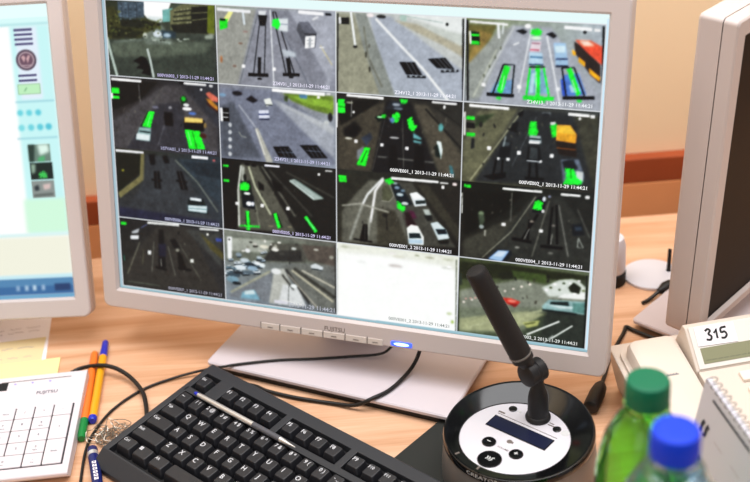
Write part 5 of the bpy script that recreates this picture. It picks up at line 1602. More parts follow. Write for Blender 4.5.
# ------------------------------------------------------------------ monitors
def monitor(label, w, h, origin, yaw, tilt, base, corner=False, pic=None, captions=(), bez=(.0195, .019, .0225), depth=(.016, .042), buttons=False, group=None, rc=.008):
    """origin: bottom centre of the visible panel, on the panel's own plane"""
    bx, by, byaw, bw, bd = base
    root = thing('monitor', label, 'monitor', (bx, by, 0), byaw, 'monitors on the desk')
    inv = (Matrix.Translation((bx, by, 0)) @ Matrix.Rotation(byaw, 4, 'Z')).inverted()
    T = inv @ Matrix.Translation(origin) @ Matrix.Rotation(yaw, 4, 'Z') @ Matrix.Rotation(-tilt, 4, 'X')
    s, t, b = bez; X0, X1, Z0, Z1 = -w/2-s, w/2+s, -b, h+t
    f, d = depth
    m = MB()
    m.loft([rrect(X0, X1, Z0, Z1, rc, f), rrect(X0, X1, Z0, Z1, rc, -.0035), rrect(X0+.0015, X1-.0015, Z0+.0015, Z1-.0015, rc-.0005, -.005),
            rrect(-w/2-.0025, w/2+.0025, -.0025, h+.0025, .001, -.005), rrect(-w/2, w/2, 0, h, .0005, -.0008)], T, cap0=False, cap1=False)
    m.build('bezel', M_grey, root)
    m = MB()
    m.loft([rrect(X0+.0012, X1-.0012, Z0+.0012, Z1-.0012, .007, f), rrect(X0+.0012, X1-.0012, Z0+.0012, Z1-.0012, .007, f+.0009)], T, mi=1, cap0=False, cap1=False)
    m.loft([rrect(X0, X1, Z0, Z1, rc, f+.0009), rrect(X0, X1, Z0, Z1, rc, d-.003), rrect(X0+.001, X1-.001, Z0+.001, Z1-.001, rc, d-.0005), rrect(X0+.006, X1-.006, Z0+.006, Z1-.006, .01, d),
            rrect(X0+.05, X1-.05, Z0+.05, Z1-.05, .02, d+.006), rrect(X0+.09, X1-.09, Z0+.07, Z1-.07, .02, d+.018)], T, cap0=False)
    bc = m.build('back_cover', [M_grey, M_seam], root)
    if pic is None:
        m = MB(); m.add([(-w/2-.001, 0, -.001), (w/2+.001, 0, -.001), (w/2+.001, 0, h+.001), (-w/2-.001, 0, h+.001)], [[0, 1, 2, 3]], T); m.build('screen', M_off, root)
    else:
        pic.mesh('screen', M_screen, T @ Matrix.Translation((-w/2, 0, 0)), root, captions)
    m = MB(); m.text('FUJITSU', .0068, T @ Matrix.Translation((-.002, -.0052, -.0115)) @ Matrix.Rotation(R(90), 4, 'X')); m.build('logo', M_logo, root)
    if buttons:
        xs = [-.0862, -.0642, -.040, -.0151, .0096, .034, .0515]
        for i in range(6):
            m = MB(); m.box(xs[i]+.0005, xs[i+1]-.0005, -.0058, -.0045, -.0222, -.0155, .0003, T)
            m.box((xs[i]+xs[i+1])/2-.003, (xs[i]+xs[i+1])/2+.003, -.0061, -.0055, -.0199, -.0191, 0, T, 1); m.box(xs[i]+.0001, xs[i]+.0007, -.0060, -.0045, -.0222, -.0145, 0, T, 1)
            m.build('button', [M_btn, M_mark], root)
        m = MB(); m.box(.0600, .0825, -.0062, -.0045, -.0200, -.0150, .0012, T)
        m.add([(.0715+.0082*math.cos(2*PI*k/24), -.0064, -.0174+.0017*math.sin(2*PI*k/24)) for k in range(24)], [list(range(24))], T, 1)
        tag(m.build('power_light', [M_led, M_ledc], root), 'glowing blue power light')
    # stand
    top = inv @ (Matrix.Translation(origin) @ Matrix.Rotation(yaw, 4, 'Z')) @ Vector((0, 0, 0))
    nb = T @ Vector((0, d+.012, .09)); nyaw = yaw-byaw
    N = Matrix.Translation((nb.x, nb.y, 0)) @ Matrix.Rotation(nyaw, 4, 'Z')
    m = MB(); m.prism([(-.004, .0125), (.032, .0125), (.022, nb.z+.07), (-.004, nb.z+.07)], 1, 2, 0, -.045, .045, N, bev=.003); m.build('stand_neck', M_base, root)
    m = MB(); m.loft([rrect(-bw/2+.01, bw/2-.01, -bd/2+.003, bd/2-.003, .006, .0004, axes='xy'), rrect(-bw/2+.0012, bw/2-.0012, -bd/2+.0012, bd/2-.0012, .006, .0075, axes='xy')]); m.build('base_shadow_slab', M_dark, root)  # black slab painting in the shadow below the raised base plate
    m = MB(); m.loft([rrect(-bw/2+.001, bw/2-.001, -bd/2+.001, bd/2-.001, .007, .0075, axes='xy'), rrect(-bw/2, bw/2, -bd/2, bd/2, .006, .0085, axes='xy'), rrect(-bw/2, bw/2, -bd/2, bd/2, .006, .0115, axes='xy'), rrect(-bw/2+.0015, bw/2-.0015, -bd/2+.0015, bd/2-.0015, .007, .0128, axes='xy')])
    m.build('stand_base', M_base, root)
    return root

pic = Picture(518, 323.75, .9)
pic.fill(-1, -1, 520, 330, 'd4eaf2'); pic.fill(0, 315.5, 520, 324, 'e6fbfb'); pic.fill(0, 0, 3.4, 324, 'a8c4d0'); pic.fill(515.6, 0, 520, 320, 'd0ecfa'); pic.fill(0, 0, 520, 2.6, '98c0cc')
pic.fill(3.4, 2.6, 515.6, 315, 'dfe3e8'); pic.fill(300, 2.6, 515.6, 3.6, 'b0d0dc')
pic.run(TILES)
yaw_b = math.atan2(.925-1.045, .051+.186)
cb = Vector((-.0675, .985, 0)) + Vector((math.sin(-yaw_b), math.cos(yaw_b), 0))*.1
monitor('grey monitor in the middle showing sixteen traffic camera views', .5178, .32375, (-.0443, 1.0205, .0738), -.3749, .2189,
        (cb.x+.001, cb.y-.002, yaw_b, .284, .20), depth=(.010, .026), pic=pic, captions=caps['c'], buttons=True)

pl = Picture(518, 323.75, .9)
pl.fill(-1, -1, 520, 330, 'fcfffe'); pl.run(LEFTPIC)
ol = Vector((-.3411, 1.1276, .0587)) - Vector((math.cos(-.0643), math.sin(-.0643), 0))*.2589
monitor('grey monitor at the left edge with a pale cyan and white window on screen', .5178, .32375, tuple(ol), -.0643, .3597,
        (ol.x+.01, ol.y+.062, -.0643, .266, .18), pic=pl, depth=(.009, .020), bez=(.0178, .019, .0225))

yr = R(45); ax = Vector((math.cos(yr), math.sin(yr), 0)); nr = Vector((-math.sin(yr), math.cos(yr), 0))
orr = Vector((.3217, .9791, .0389+.0122)) + ax*(.388/2+.0178) + nr*.005
bc = Vector((.2735, 1.0651, 0)) + ax*.133 - nr*.0575
monitor('grey monitor at the right edge with a switched off dark screen', .388, .311, tuple(orr), yr, R(-2.3), (bc.x, bc.y, yr, .266, .115), depth=(.0095, .0345), bez=(.0175, .0190, .0120), rc=.0045)

# ------------------------------------------------------------------ black keyboard
ka, kt, U = -.7548, .0906, .01905
kb = thing('keyboard', 'black keyboard lying diagonally in front of the middle monitor', 'keyboard', (-.27126, .90675, 0), ka)
KP = Matrix.Translation((0, 0, .022)) @ Matrix.Rotation(kt, 4, 'X')     # plane of the key tops
tn = math.tan(kt); XR = 18.25*U+.009
m = MB()
zt = lambda y, o: .022 + y*tn + o
m.prism([(-.021, .002), (-.0205, .0065), (-.0055, zt(-.0055, -.0035)), (-.004, zt(-.004, -.0035)), (-.003, zt(-.003, -.011)), (.1275, zt(.1275, -.011)), (.128, zt(.128, -.0035)), (.1410, zt(.1410, -.004)), (.1435, zt(.1435, -.0065)), (.1435, .012), (.1420, .0015), (-.019, .0008)], 1, 2, 0, -.009, XR, bev=.0007)
for x0, x1, y0, y1 in ((-.009, -.0015, -.006, .13), (XR-.0075, XR, -.006, .13), (-.005, XR-.004, 5.06*U, 5.44*U), (1.04*U, 1.96*U, 5.4*U, .13), (6.04*U, 6.46*U, 5.4*U, .13), (10.54*U, 10.96*U, 5.4*U, .13), (15.04*U, 15.22*U, -.003, .13)):
    m.box(x0, x1, y0, y1, -.0112, -.0036, .0006, KP)
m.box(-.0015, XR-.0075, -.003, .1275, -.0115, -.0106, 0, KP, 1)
m.build('case', [M_case, M_well], kb)
for lab, x0, x1, yc in KEYS:
    a0, a1, b0, b1 = x0*U+.0006, x1*U-.0006, (yc-.5)*U+.0006, (yc+.5)*U-.0006
    m = MB(); L = []
    for ins, z, bk in ((.0004, -.0105, 0), (.0010, -.006, .0002), (.0024, -.0010, .0008), (.0028, -.0002, .0010), (.0033, 0, .0010)):
        L.append(rrect(a0+ins, a1-ins, b0+ins+bk*.3, b1-ins+bk, .0016, z, 3, 'xy'))
    m.loft(L, KP, cap0=False)
    lx, ly = a0+.0052, b1-.0056
    if lab == '#':
        for q in range(4): m.box(lx-.0014+(q % 2)*.0021, lx+.0004+(q % 2)*.0021, ly-.0018+(q//2)*.0021, ly+(q//2)*.0021, .0001, .0002, 0, KP, 1)
    elif lab:
        parts = lab.split(' ')
        if len(parts) == 2 and len(parts[0]) == 1:
            m.text(lab, .0062, KP @ Matrix.Translation(((a0+a1)/2, ly+.0002, .0002)), 1)
        elif len(lab) == 1: m.text(lab, .0074, KP @ Matrix.Translation((lx+.0012, ly-.0006, .0002)), 1)
        else: m.text(lab, .0046 if len(lab) > 2 else .0060, KP @ Matrix.Translation((a0+.0036, ly, .0002)), 1, 'LEFT')
    m.build('key', [M_key, M_legend], kb)

# ------------------------------------------------------------------ white keyboard (number block end)
wk = thing('keyboard', 'white keyboard with flat keys, its number block end at the left edge', 'keyboard', (-.3120, .8765, 0), R(2.6))
WP = Matrix.Translation((0, 0, .0125)) @ Matrix.Rotation(R(2.0), 4, 'X')
m = MB(); Wd = .1665
m.prism([(.012, .001), (.0045, .0085), (.0045, .0115), (.0058, .0127), (Wd-.002, .0125+Wd*.035), (Wd, .011+Wd*.035), (Wd, .004), (Wd-.001, .001)], 1, 2, 0, -.378, 0, bev=.0008)
m.box(-.0855, -.0065, .0175, .1100, .00005, .0003, 0, WP, 1); m.box(-.366, -.0910, .0175, .1100, .00005, .0003, 0, WP, 1)
m.box(-.09, -.016, Wd-.0105, Wd-.0095, .0001, .0003, 0, WP, 2); m.box(-.366, -.0825, Wd-.024, Wd-.0105, .0001, .0003, 0, WP, 3)
m.build('body', [M_white, M_gap, M_mark, M_well], wk)
px, py = .0195, .0183
def wkey(x0, x1, y0, y1, label):
    m = MB(); m.loft([rrect(x0+.0002, x1-.0011, y0+.0002, y1-.0005, .001, .0001, 2, 'xy'), rrect(x0+.0002, x1-.0011, y0+.0002, y1-.0005, .001, .0014, 2, 'xy'), rrect(x0+.0008, x1-.0017, y0+.0008, y1-.0011, .001, .0018, 2, 'xy')], WP)
    if label: m.text(label, .0040 if len(label) < 2 else .0030, WP @ Matrix.Translation(((x0+x1)/2, (y0+y1)/2, .0020)), 1)
    sub = {'7': 'Home', '9': 'PgUp', '1': 'End', '3': 'PgDn', '0': 'Ins', ',': 'Del'}.get(label)
    if sub: m.text(sub, .0022, WP @ Matrix.Translation(((x0+x1)/2, (y0+y1)/2-.0048, .0020)), 1)
    m.build('key', [M_wkey, M_print], wk)
for r, row in enumerate(NUM):
    for c, l in enumerate(row):
        x0 = -.0850+c*px; y1 = .1095-r*py
        if c == 3 and r in (1, 3): wkey(x0, x0+px, y1-2*py, y1, l)
        elif l == '0': wkey(x0, x0+2*px, y1-py, y1, l)
        elif l and not (c == 3 and r in (2, 4)): wkey(x0, x0+px, y1-py, y1, l)
for r in range(5):
    for c in range(14): wkey(-.0910-(c+1)*px, -.0910-c*px, .1095-(r+1)*py, .1095-r*py, '')
for x in (-.075, -.0565, -.038):
    m = MB(); m.lathe([(.0013, 0), (.0013, .0004)], 12, WP @ Matrix.Translation((x, Wd-.0145, .0001))); m.build('indicator_light', M_ind, wk)
m = MB(); m.text('FUJITSU', .0066, WP @ Matrix.Translation((-.0385, .1335, .0004))); m.build('logo', M_print, wk)

# ------------------------------------------------------------------ mic station
m = MB(); PK = Matrix.Translation((-.27126, .90675, 0)) @ Matrix.Rotation(ka, 4, 'Z')
m.box(.2195, .40, .1495, .251, .0, .003, .0008, PK); tag(m.build('desk_pad', M_pad), 'dark flat pad under the microphone station beside the black keyboard', 'pad')
MC = Vector((.1138, .8418, .003)); OFF = Matrix.Translation((.0045, .0048, 0))
mic = thing('microphone_station', 'desk paging microphone with round white control face in a black ring', 'microphone', tuple(MC))
m = MB(); m.lathe([(.070, 0), (.0722, .001), (.0722, .006), (.0715, .018), (.0703, .032), (.0685, .040), (.045, .0400)], 72, OFF); m.build('base', M_skirt, mic)
m = MB(); L = []
for r, z, k in ((.0690, .0395, 1), (.0700, .042, 1), (.0698, .0462, 1), (.0688, .0484, 1), (.0677, .0488, 1), (.0660, .0482, 1), (.0590, .0458, .5), (.0512, .0428, 0), (.0505, .0410, 0)):
    L.append([(r*math.cos(2*PI*i/96)+.0045*k, r*math.sin(2*PI*i/96)+.0048*k, z+(.0036*k*math.cos(2*PI*i/96-.817) if z > .0415 else 0)) for i in range(96)])
m.loft(L, cap0=False, cap1=False, smooth=True)
# lettering wrapped round the ring's outer wall
vs, fs, w = TEXT[('CREATOR',)]
sz = .0072; a0 = R(-139); wr = .0704
m.add([(wr*math.cos(a0+x*sz/wr), wr*math.sin(a0+x*sz/wr), .0408+y*sz*.75) for x, y in vs], fs, OFF, 1)
for a in (-131, -155): m.box(-.0009, .0009, -.0022, .0022, 0, .0004, 0, OFF @ Matrix.Translation((.0655*math.cos(R(a)), .0655*math.sin(R(a)), .0481)) @ Matrix.Rotation(R(a+90), 4, 'Z'), 2)
m.build('ring', [M_gloss, M_lite, M_mark], mic)
ma = math.atan2(.8331-.8763, .1484-.1008)
F = Matrix.Rotation(ma, 4, 'Z'); Fi = F.inverted()
def loc(x, y): return Fi @ Vector((x-MC.x, y-MC.y, 0))
m = MB(); m.lathe([(.0508, .0408), (.0508, .0418), (.0500, .0424)], 80)
l0, l1 = loc(.1008, .8763), loc(.1377, .8197)
m.box(l0.x, l1.x, l0.y+.0035, l0.y+.0041, .0424, .0426, 0, F, 1); m.box(l0.x-.001, l0.x+.006, l0.y+.0056, l0.y+.0076, .0424, .0426, 0, F, 1)
v = loc(.1003, .828); m.text('VOLUME', .0030, F @ Matrix.Translation((v.x+.001, v.y, .0426)), 1)
v = loc(.1083, .8362); m.lathe([(.0026, .0424), (.0026, .0426)], 20, F @ Matrix.Translation((v.x, v.y, 0)), 1); m.box(v.x+.0016, v.x+.004, v.y-.0012, v.y+.0012, .0424, .0427, 0, F, 1)
v = loc(.1539, .8479); m.lathe([(.0042, .0424), (.0042, .0425)], 24, F @ Matrix.Translation((v.x+.009, v.y, 0)), 2); m.box(v.x-.011, v.x-.004, v.y+.001, v.y+.0024, .0424, .0426, 0, F, 1); m.box(v.x-.011, v.x-.006, v.y+.004, v.y+.005, .0424, .0426, 0, F, 1)
v = loc(.1181, .8829); m.box(v.x+.005, v.x+.009, v.y-.001, v.y+.0015, .0424, .0426, 0, F, 2)
m.build('faceplate', [M_plate, M_mark, M_lite], mic)
m = MB(); m.box(l0.x, l1.x, l1.y, l0.y, .0423, .0430, .0002, F); m.box(l0.x+.001, l1.x-.001, l1.y+.001, l0.y-.001, .0429, .0431, 0, F, 1); m.build('display', [M_bez, M_lcd], mic)
for (x, y, r, kind) in ((.0897, .8378, .0066, '-'), (.1116, .8176, .0066, '+'), (.0872, .8137, .0112, 'talk')):
    v = loc(x, y); B = F @ Matrix.Translation((v.x, v.y, .0424)); m = MB()
    m.lathe([(r, 0), (r, .0010), (r-.0008, .0017), (r*.5, .0014)], 40, B)
    if kind == 'talk':
        for k in (-.0030, -.0008): m.stroke([(k, -.0022), (k+.0012, 0), (k, .0022)], .0011, .0017, B, 1)
        m.stroke([(.0012, -.0026), (.0026, -.0004), (.0020, .0016), (.0040, .0026)], .0012, .0017, B, 1)
    else:
        m.stroke([(-.002, 0), (.002, 0)], .0010, .0017, B, 1)
        if kind == '+': m.stroke([(0, -.002), (0, .002)], .0010, .00171, B, 1)
    m.build('button', [M_gloss, M_lite], mic)
for x, y in ((.1181, .8829), (.1539, .8479)):
    v = loc(x, y); m = MB(); m.lathe([(.0040, .0424), (.0040, .0432), (.0030, .0436)], 24, F @ Matrix.Translation((v.x, v.y, 0))); m.build('indicator_light', M_gloss, mic)
sv = Vector((.1394, .8674, 0)) - Vector((MC.x, MC.y, 0))
S0 = Matrix.Translation((sv.x, sv.y, 0))
m = MB(); m.lathe([(.0118, .0424), (.0120, .0445), (.0112, .0465), (.0098, .0475), (.0094, .066), (.0086, .071), (.0062, .079), (.0052, .085), (.0056, .089)], 32, S0); m.build('stem', M_blackm, mic)
hp = Vector((.1348, .8674, .0998)) - MC
m = MB(); m.bar(hp+Vector((-.0085, -.006, -.001)), hp+Vector((.0085, .006, -.001)), [(0, .0095), (.06, .0112), (.42, .0112), (.46, .0104), (.54, .0104), (.58, .0112), (.94, .0112), (1, .0095)], 28)
m.box(hp.x-.004, hp.x+.004, hp.y-.003, hp.y+.003, .083, hp.z, .001); m.build('hinge', M_blackm, mic)
hb = Vector((.1258, .8674, .1140)) - MC; ht = Vector((.0846, .8684, .2120)) - MC
d = (ht-hb); Lh = d.length
m = MB(); m.bar(hb - d.normalized()*.006, ht, [(0, .0062), (.03, .0066), (.05, .0072)], 28)
hd = MB(); hd.bar(hb, ht, [(0, .0088), (.006, .0103), (.10, .0105), (.5, .0102), (.93, .0097), (.975, .0094), (.995, .0082), (1., .0055)], 36); head = hd.build('microphone_head', M_foam, mic)
cl = MB(); cl.bar(hb + d*.055, hb + d*.075, [(0, .0106), (.2, .0109), (.8, .0109), (1, .0106)], 36); cl.build('collar_ring', M_skirt, head)
sh = MB(); sh.bar(hp, hb + d*.01, [(0, .006), (.4, .0064), (1, .0080)], 24); sh.build('neck', M_blackm, mic)

# ------------------------------------------------------------------ cables
def cable(name, label, pts, r=.0022, cat='cable'):
    m = MB(); m.tube(pts, r, 10, sub=8); return tag(m.build(name, M_cable), label, cat, 'loose black cables')
cable('cable', 'black cable looping from the white keyboard round to the black keyboard', [(-.343, 1.058, .004), (-.3316, 1.0628, .006), (-.31, 1.0574, .0114), (-.2925, 1.0505, .0112), (-.2746, 1.0361, .008), (-.2587, 1.0118, .006), (-.2515, .9881, .005), (-.2475, .9644, .005), (-.2455, .9530, .005)], .0024)
cable('cable', 'long thin black cable curving from beside the blue pen back over the white stand base', [(-.297, .835, .002), (-.2995, .863, .002), (-.3008, .8772, .002), (-.3040, .9235, .002), (-.3004, .9529, .002), (-.2866, .9889, .002), (-.2593, 1.02, .002), (-.2246, 1.0363, .003), (-.1941, 1.0392, .0075), (-.176, 1.0320, .0145), (-.1548, 1.0346, .0148), (-.1139, 1.0366, .0146), (-.0735, 1.0339, .0146), (-.0331, 1.0329, .0146), (-.0022, 1.0291, .0180), (.012, 1.034, .026)], .0015)
cable('cable', 'black cable dipping along the front edge of the middle stand base', [(-.157, 1.018, .0024), (-.1389, 1.0100, .0024), (-.1246, .9990, .0024), (-.0936, .9835, .0024), (-.0551, .9690, .0026), (-.0332, .9590, .006), (-.0155, .9560, .0150), (.0046, .9695, .0152), (.026, .9956, .018), (.0368, 1.0078, .030), (.040, 1.018, .042)], .0021)
pc = thing('power_cable', 'black cable with a fat connector between the microphone station and the phone', 'cable', (.2, .93, 0))
I = Matrix.Translation((-.2, -.93, 0))
m = MB(); m.tube([(.2190, .9580, .0080), (.2269, .9786, .0055), (.2389, 1.011, .003), (.2513, 1.0335, .0025), (.2640, 1.0560, .0025), (.2685, 1.0655, .0025), (.2745, 1.0580, .0028), (.2850, 1.0470, .0028), (.2980, 1.0340, .0028), (.310, 1.0215, .0028)], .0022, 10, M=I); m.build('cord', M_cable, pc)
m = MB(); m.bar((.2000, .9210, .0082), (.2198, .9605, .0082), [(0, .005), (.04, .0074), (.1, .0080), (.6, .0080), (.85, .0066), (1, .0034)], 24, M=I); m.build('connector', M_plug, pc)

# ------------------------------------------------------------------ pens and small things
def pen(name, label, a, b, segs):
    """segs: (part, material, t0, t1, profile)"""
    root = thing(name, label, 'pen', a, 0, 'pens on the desk'); A = Vector((0, 0, 0)); B = Vector(b)-Vector(a)
    for part, mm, t0, t1, prof in segs:
        m = MB(); m.bar(A+(B-A)*t0, A+(B-A)*t1, prof, 20); m.build(part, mm, root)
    return root
pen('pen', 'yellow pen with a blue cap lying beside the white keyboard', (-.3140, 1.1139, .0046), (-.3044, .9681, .0046),
    [('cap', M_blue, 0, .215, [(0, .0022), (.1, .0036), (.95, .0043), (1, .0040)]), ('barrel', M_yellow, .215, .955, [(0, .0043), (1, .0043)]), ('end_plug', M_blue, .955, 1, [(0, .0044), (.7, .0044), (1, .0034)])])
pen('pen', 'orange pen with a green cap along the edge of the white keyboard', (-.3225, 1.0913, .0046), (-.3108, .9405, .0046),
    [('barrel', M_orange, 0, .80, [(0, .0036), (.03, .0042), (1, .0042)]), ('cap', M_green, .80, 1, [(0, .0045), (.8, .0045), (1, .0036)])])
pb = pen('pen', 'dark blue pen with white lettering in the bottom left beside the black keyboard', (-.2968, .9240, .0056), (-.2733, .8355, .0056),
    [('barrel', M_navy, .10, 1, [(0, .0052), (.9, .0052), (1, .004)]), ('cap', M_navy, 0, .10, [(0, .0030), (.25, .0050), (1, .0054)])])
dirp = (Vector((-.2755, .8360, 0))-Vector((-.2990, .9245, 0))); an = math.atan2(dirp.y, dirp.x)
Q = Matrix.Rotation(an, 4, 'Z')
m = MB()
for k in range(6):
    m.box(.028+k*.0050, .0312+k*.0050, -.0020, .0020, .0048, .0054, 0, Q)
    m.box(.0290+k*.0050, .0302+k*.0050, -.0008+.0006*(k % 2), .0010, .0053, .0056, 0, Q, 1)
m.build('printed_label', [M_paper, M_navy], pb)
m = MB(); m.bar((Q @ Vector((.0095, 0, 0))), (Q @ Vector((.0150, 0, 0))), [(0, .0056), (.5, .0058), (1, .0056)], 20); tag(m.build('band', M_silver, pb), 'silver band')
KW = Matrix.Translation((-.27126, .90675, 0)) @ Matrix.Rotation(ka, 4, 'Z') @ KP
pa, pz = KW @ Vector((.0185, .0945, .0042)), KW @ Vector((.1603, .0949, .0036))
pen('pen', 'slim silver pen with a fine tip resting across the keys of the black keyboard', tuple(pa), tuple(pz),
    [('push_button', M_blue, 0, .035, [(0, .0014), (.3, .0018), (1, .0018)]), ('barrel', M_silver, .035, .60, [(0, .0020), (.1, .0024), (1, .0027)]), ('grip', M_grip, .60, .86, [(0, .0028), (1, .0028)]), ('tip', M_silver, .86, 1, [(0, .0027), (.7, .0010), (1, .0004)])])
m = MB()
for k in range(22):
    c = Vector((-.2835+random.uniform(-.012, .016), .9475+random.uniform(-.010, .011), .004)); pts = []
    a = random.uniform(0, 6.28)
    for q in range(6):
        a += random.uniform(.5, 1.6); rr = random.uniform(.004, .013)
        pts.append((min(c.x+rr*math.cos(a), -.262), c.y+rr*math.sin(a), max(.0007, .001+random.uniform(0, .012)*(1-q/9))))
    m.tube(pts, .00042, 5, sub=5)
tag(m.build('wire_tangle', M_wire), 'small tangle of thin silvery wire at the left corner of the black keyboard', 'wire')
# papers under the left monitor
def sheet(name, label, cat, corner, ang, w, d, z, mm, marks=(), bands=()):
    T = Matrix.Translation(corner) @ Matrix.Rotation(ang, 4, 'Z'); m = MB(); m.box(-w, 0, 0, d, z, z+.0004, 0, T)
    for y0, y1 in bands: m.box(-w, -.006, y0, y1, z+.0004, z+.0005, 0, T, 2)
    for y in marks:
        x = -.012
        while x > -w+.02:
            l = random.uniform(.006, .02); m.stroke([(x-i*l/6, y+random.uniform(-.0012, .0012)) for i in range(7)], .0009, z+.0006, T, 1); x -= l+.006
    return tag(m.build(name, [mm, M_ink, M_band]), label, cat)
sheet('paper_sheet', 'white sheet of notes lying under the front of the left monitor', 'paper', (-.3785, 1.0880, 0), R(7), .21, .13, 0, M_paper, (.077, .069), ())
sheet('sticky_note', 'amber paper note with faint handwriting lying on the white sheet', 'note', (-.3835, 1.0905, 0), R(5), .075, .048, .0006, M_band, (.012, .031), ())
sheet('sticky_note', 'plain pale yellow note nearest the white keyboard', 'note', (-.3580, 1.0455, 0), R(5), .10, .0480, .0012, M_note)

# ------------------------------------------------------------------ desk telephone
ph = thing('telephone', 'beige desk telephone with a handwritten 315 card above its small display', 'telephone', (.2228, .9560, 0), R(8.5))
def ptop(y): return .060+y*.158
m = MB(); m.prism([(0, .001), (0, .056), (-.003, .0595), (-.187, .0305), (-.19, .028), (-.19, .001)], 1, 2, 0, 0, .185, bev=.0015)
m.v = [(x+(.014*(1-z/.03) if x < .01 and z < .03 else 0), y, z) for x, y, z in m.v]; m.build('body', M_phone, ph)
m = MB(); m.prism([(-.0730, .0484), (-.0722, .0640), (-.0388, .0922), (-.033, .0922), (-.016, .0580)], 1, 2, 0, .0620, .187, bev=.0010); m.build('display_hood', M_phone, ph)
fa = Vector((0, -.0715, .0645)); fs_ = Vector((0, .0331, .0280)); fl = fs_.length
H = Matrix.Translation(fa) @ Matrix.Rotation(math.atan2(.0280, .0331), 4, 'X')   # x right, y up the slope, z out
m = MB(); m.box(.0650, .186, .0005, fl-.0008, 0, .0014, .0005, H); hood = m.build('display_panel', M_phone2, ph)
m = MB(); m.box(.0710, .152, .0050, .0205, .0012, .0018, 0, H)
for k in range(12): m.box(.0735+k*.006, .0785+k*.006, .0078, .0086, .0017, .0019, 0, H, 1)
m.build('display', [M_glass, M_seg], ph)
m = MB(); Kc = H @ Matrix.Translation((.0698, .0225, .0018)) @ Matrix.Rotation(R(-1.5), 4, 'Z')
m.box(0, .0400, 0, .0195, 0, .0004, 0, Kc)
g = [[(.010, .0140), (.0130, .0158), (.0150, .0138), (.0128, .0108), (.0152, .0082), (.0135, .0050), (.0095, .0058)], [(.0182, .0110), (.0212, .0150), (.0206, .0055)], [(.0315, .0158), (.0262, .0150), (.0256, .0108), (.0290, .0112), (.0305, .0080), (.0280, .0052), (.0245, .0056)]]
for s_ in g: m.stroke([(p.x, p.y) for p in catmull([Vector((a, b, 0)) for a, b in s_], 5)] if len(s_) > 3 else s_, .0021, .0006, Kc, 1)
tag(m.build('number_card', [M_paper, M_inkb], ph), 'white paper card with 315 written in black marker')
m = MB(); hs = math.atan(.158)
T = Matrix.Translation((0, 0, .060)) @ Matrix.Rotation(hs, 4, 'X')
out = [rrect(.010, .0600, -.186, -.017, .010, -.002, 6, 'xy'), rrect(.010, .0600, -.186, -.017, .010, .013, 6, 'xy'), rrect(.0120, .0582, -.184, -.0195, .0085, .0178, 6, 'xy'), rrect(.0165, .0540, -.179, -.025, .007, .0200, 6, 'xy')]
m.loft(out, T, smooth=True)
for k in range(9): m.box(.030+k*.0014, .0309+k*.0014, -.074, -.0725+.0012*(k % 2), .0199, .0202, 0, T, 1)
m.build('handset', [M_handset, M_print], ph)
m = MB(); m.prism([(-.0725, .0485), (-.0725, .0640), (-.184, .0465), (-.1865, .0300)], 1, 2, 0, .0635, .184, bev=.001); m.build('keypad_deck', M_phone, ph)
m = MB(); m.loft([rrect(.005, .0620, -.188, -.012, .012, -.0003, 6, 'xy'), rrect(.0055, .0615, -.1875, -.0125, .0115, .0035, 6, 'xy')], T); m.build('cradle', M_phone, ph)
for r in range(4):
    for c in range(3):
        m = MB(); m.box(.0985+c*.0245, .1175+c*.0245, -.0935-r*.0205, -.0815-r*.0205, .0143, .0190, .0012, T); m.build('key', M_pkey, ph)

# ------------------------------------------------------------------ bottles
def bottle(label, x, y, H, rb, rn, mm, cm, rc):
    root = thing('bottle', label, 'bottle', (x, y, 0), 0, 'plastic bottles at the front'); zc = H-.019
    m = MB()
    outer = [(rb*.80, .0), (rb*.97, .006), (rb, .014), (rb, H*.30), (rb*.95, H*.36), (rb, H*.42), (rb, H*.60), (rb*.99, H*.66), (rb*.95, H*.73), (rb*.83, H*.80), (rb*.64, H*.856), (rb*.46, zc-.010), (rn, zc-.008), (rn, zc-.004), (rc+.0005, zc-.0035), (rc+.0005, zc-.0015), (rn, zc-.001), (rn, zc+.012)]
    inner = [(max(r-.0012, .001), z) for r, z in outer[1:]]; inner[0] = (rb*.9, .008)
    m.lathe(outer + inner[::-1], 56, cap0=True, cap1=True); m.build('body', mm, root, weld=True)
    m = MB(); rp = (set(range(1, 4)), .0005)
    m.lathe([(rc-.0004, zc), (rc, zc+.0008), (rc, zc+.009), (rc-.0002, zc+.0160), (rc-.0012, zc+.0182), (rc-.003, zc+.019), (rc*.5, zc+.0188)], 80, ripple=rp); m.build('cap', cm, root)
    m = MB(); m.lathe([(rb*.78, .006), (rb-.0016, .014), (rb-.0016, H*.30), (rb*.95-.0016, H*.36), (rb-.0016, H*.42), (rb-.0016, H*.60), (rb*.97-.0016, H*.655)], 48)
    return root
bottle('green plastic bottle with a dark green screw cap in front of the telephone', .1764, .6338, .2600, .034, .0125, M_gpet, M_gcap, .0152)
bottle('pale blue plastic bottle with a bright blue screw cap nearest the camera', .1649, .5278, .3040, .040, .0125, M_bpet, M_bcap, .0146)

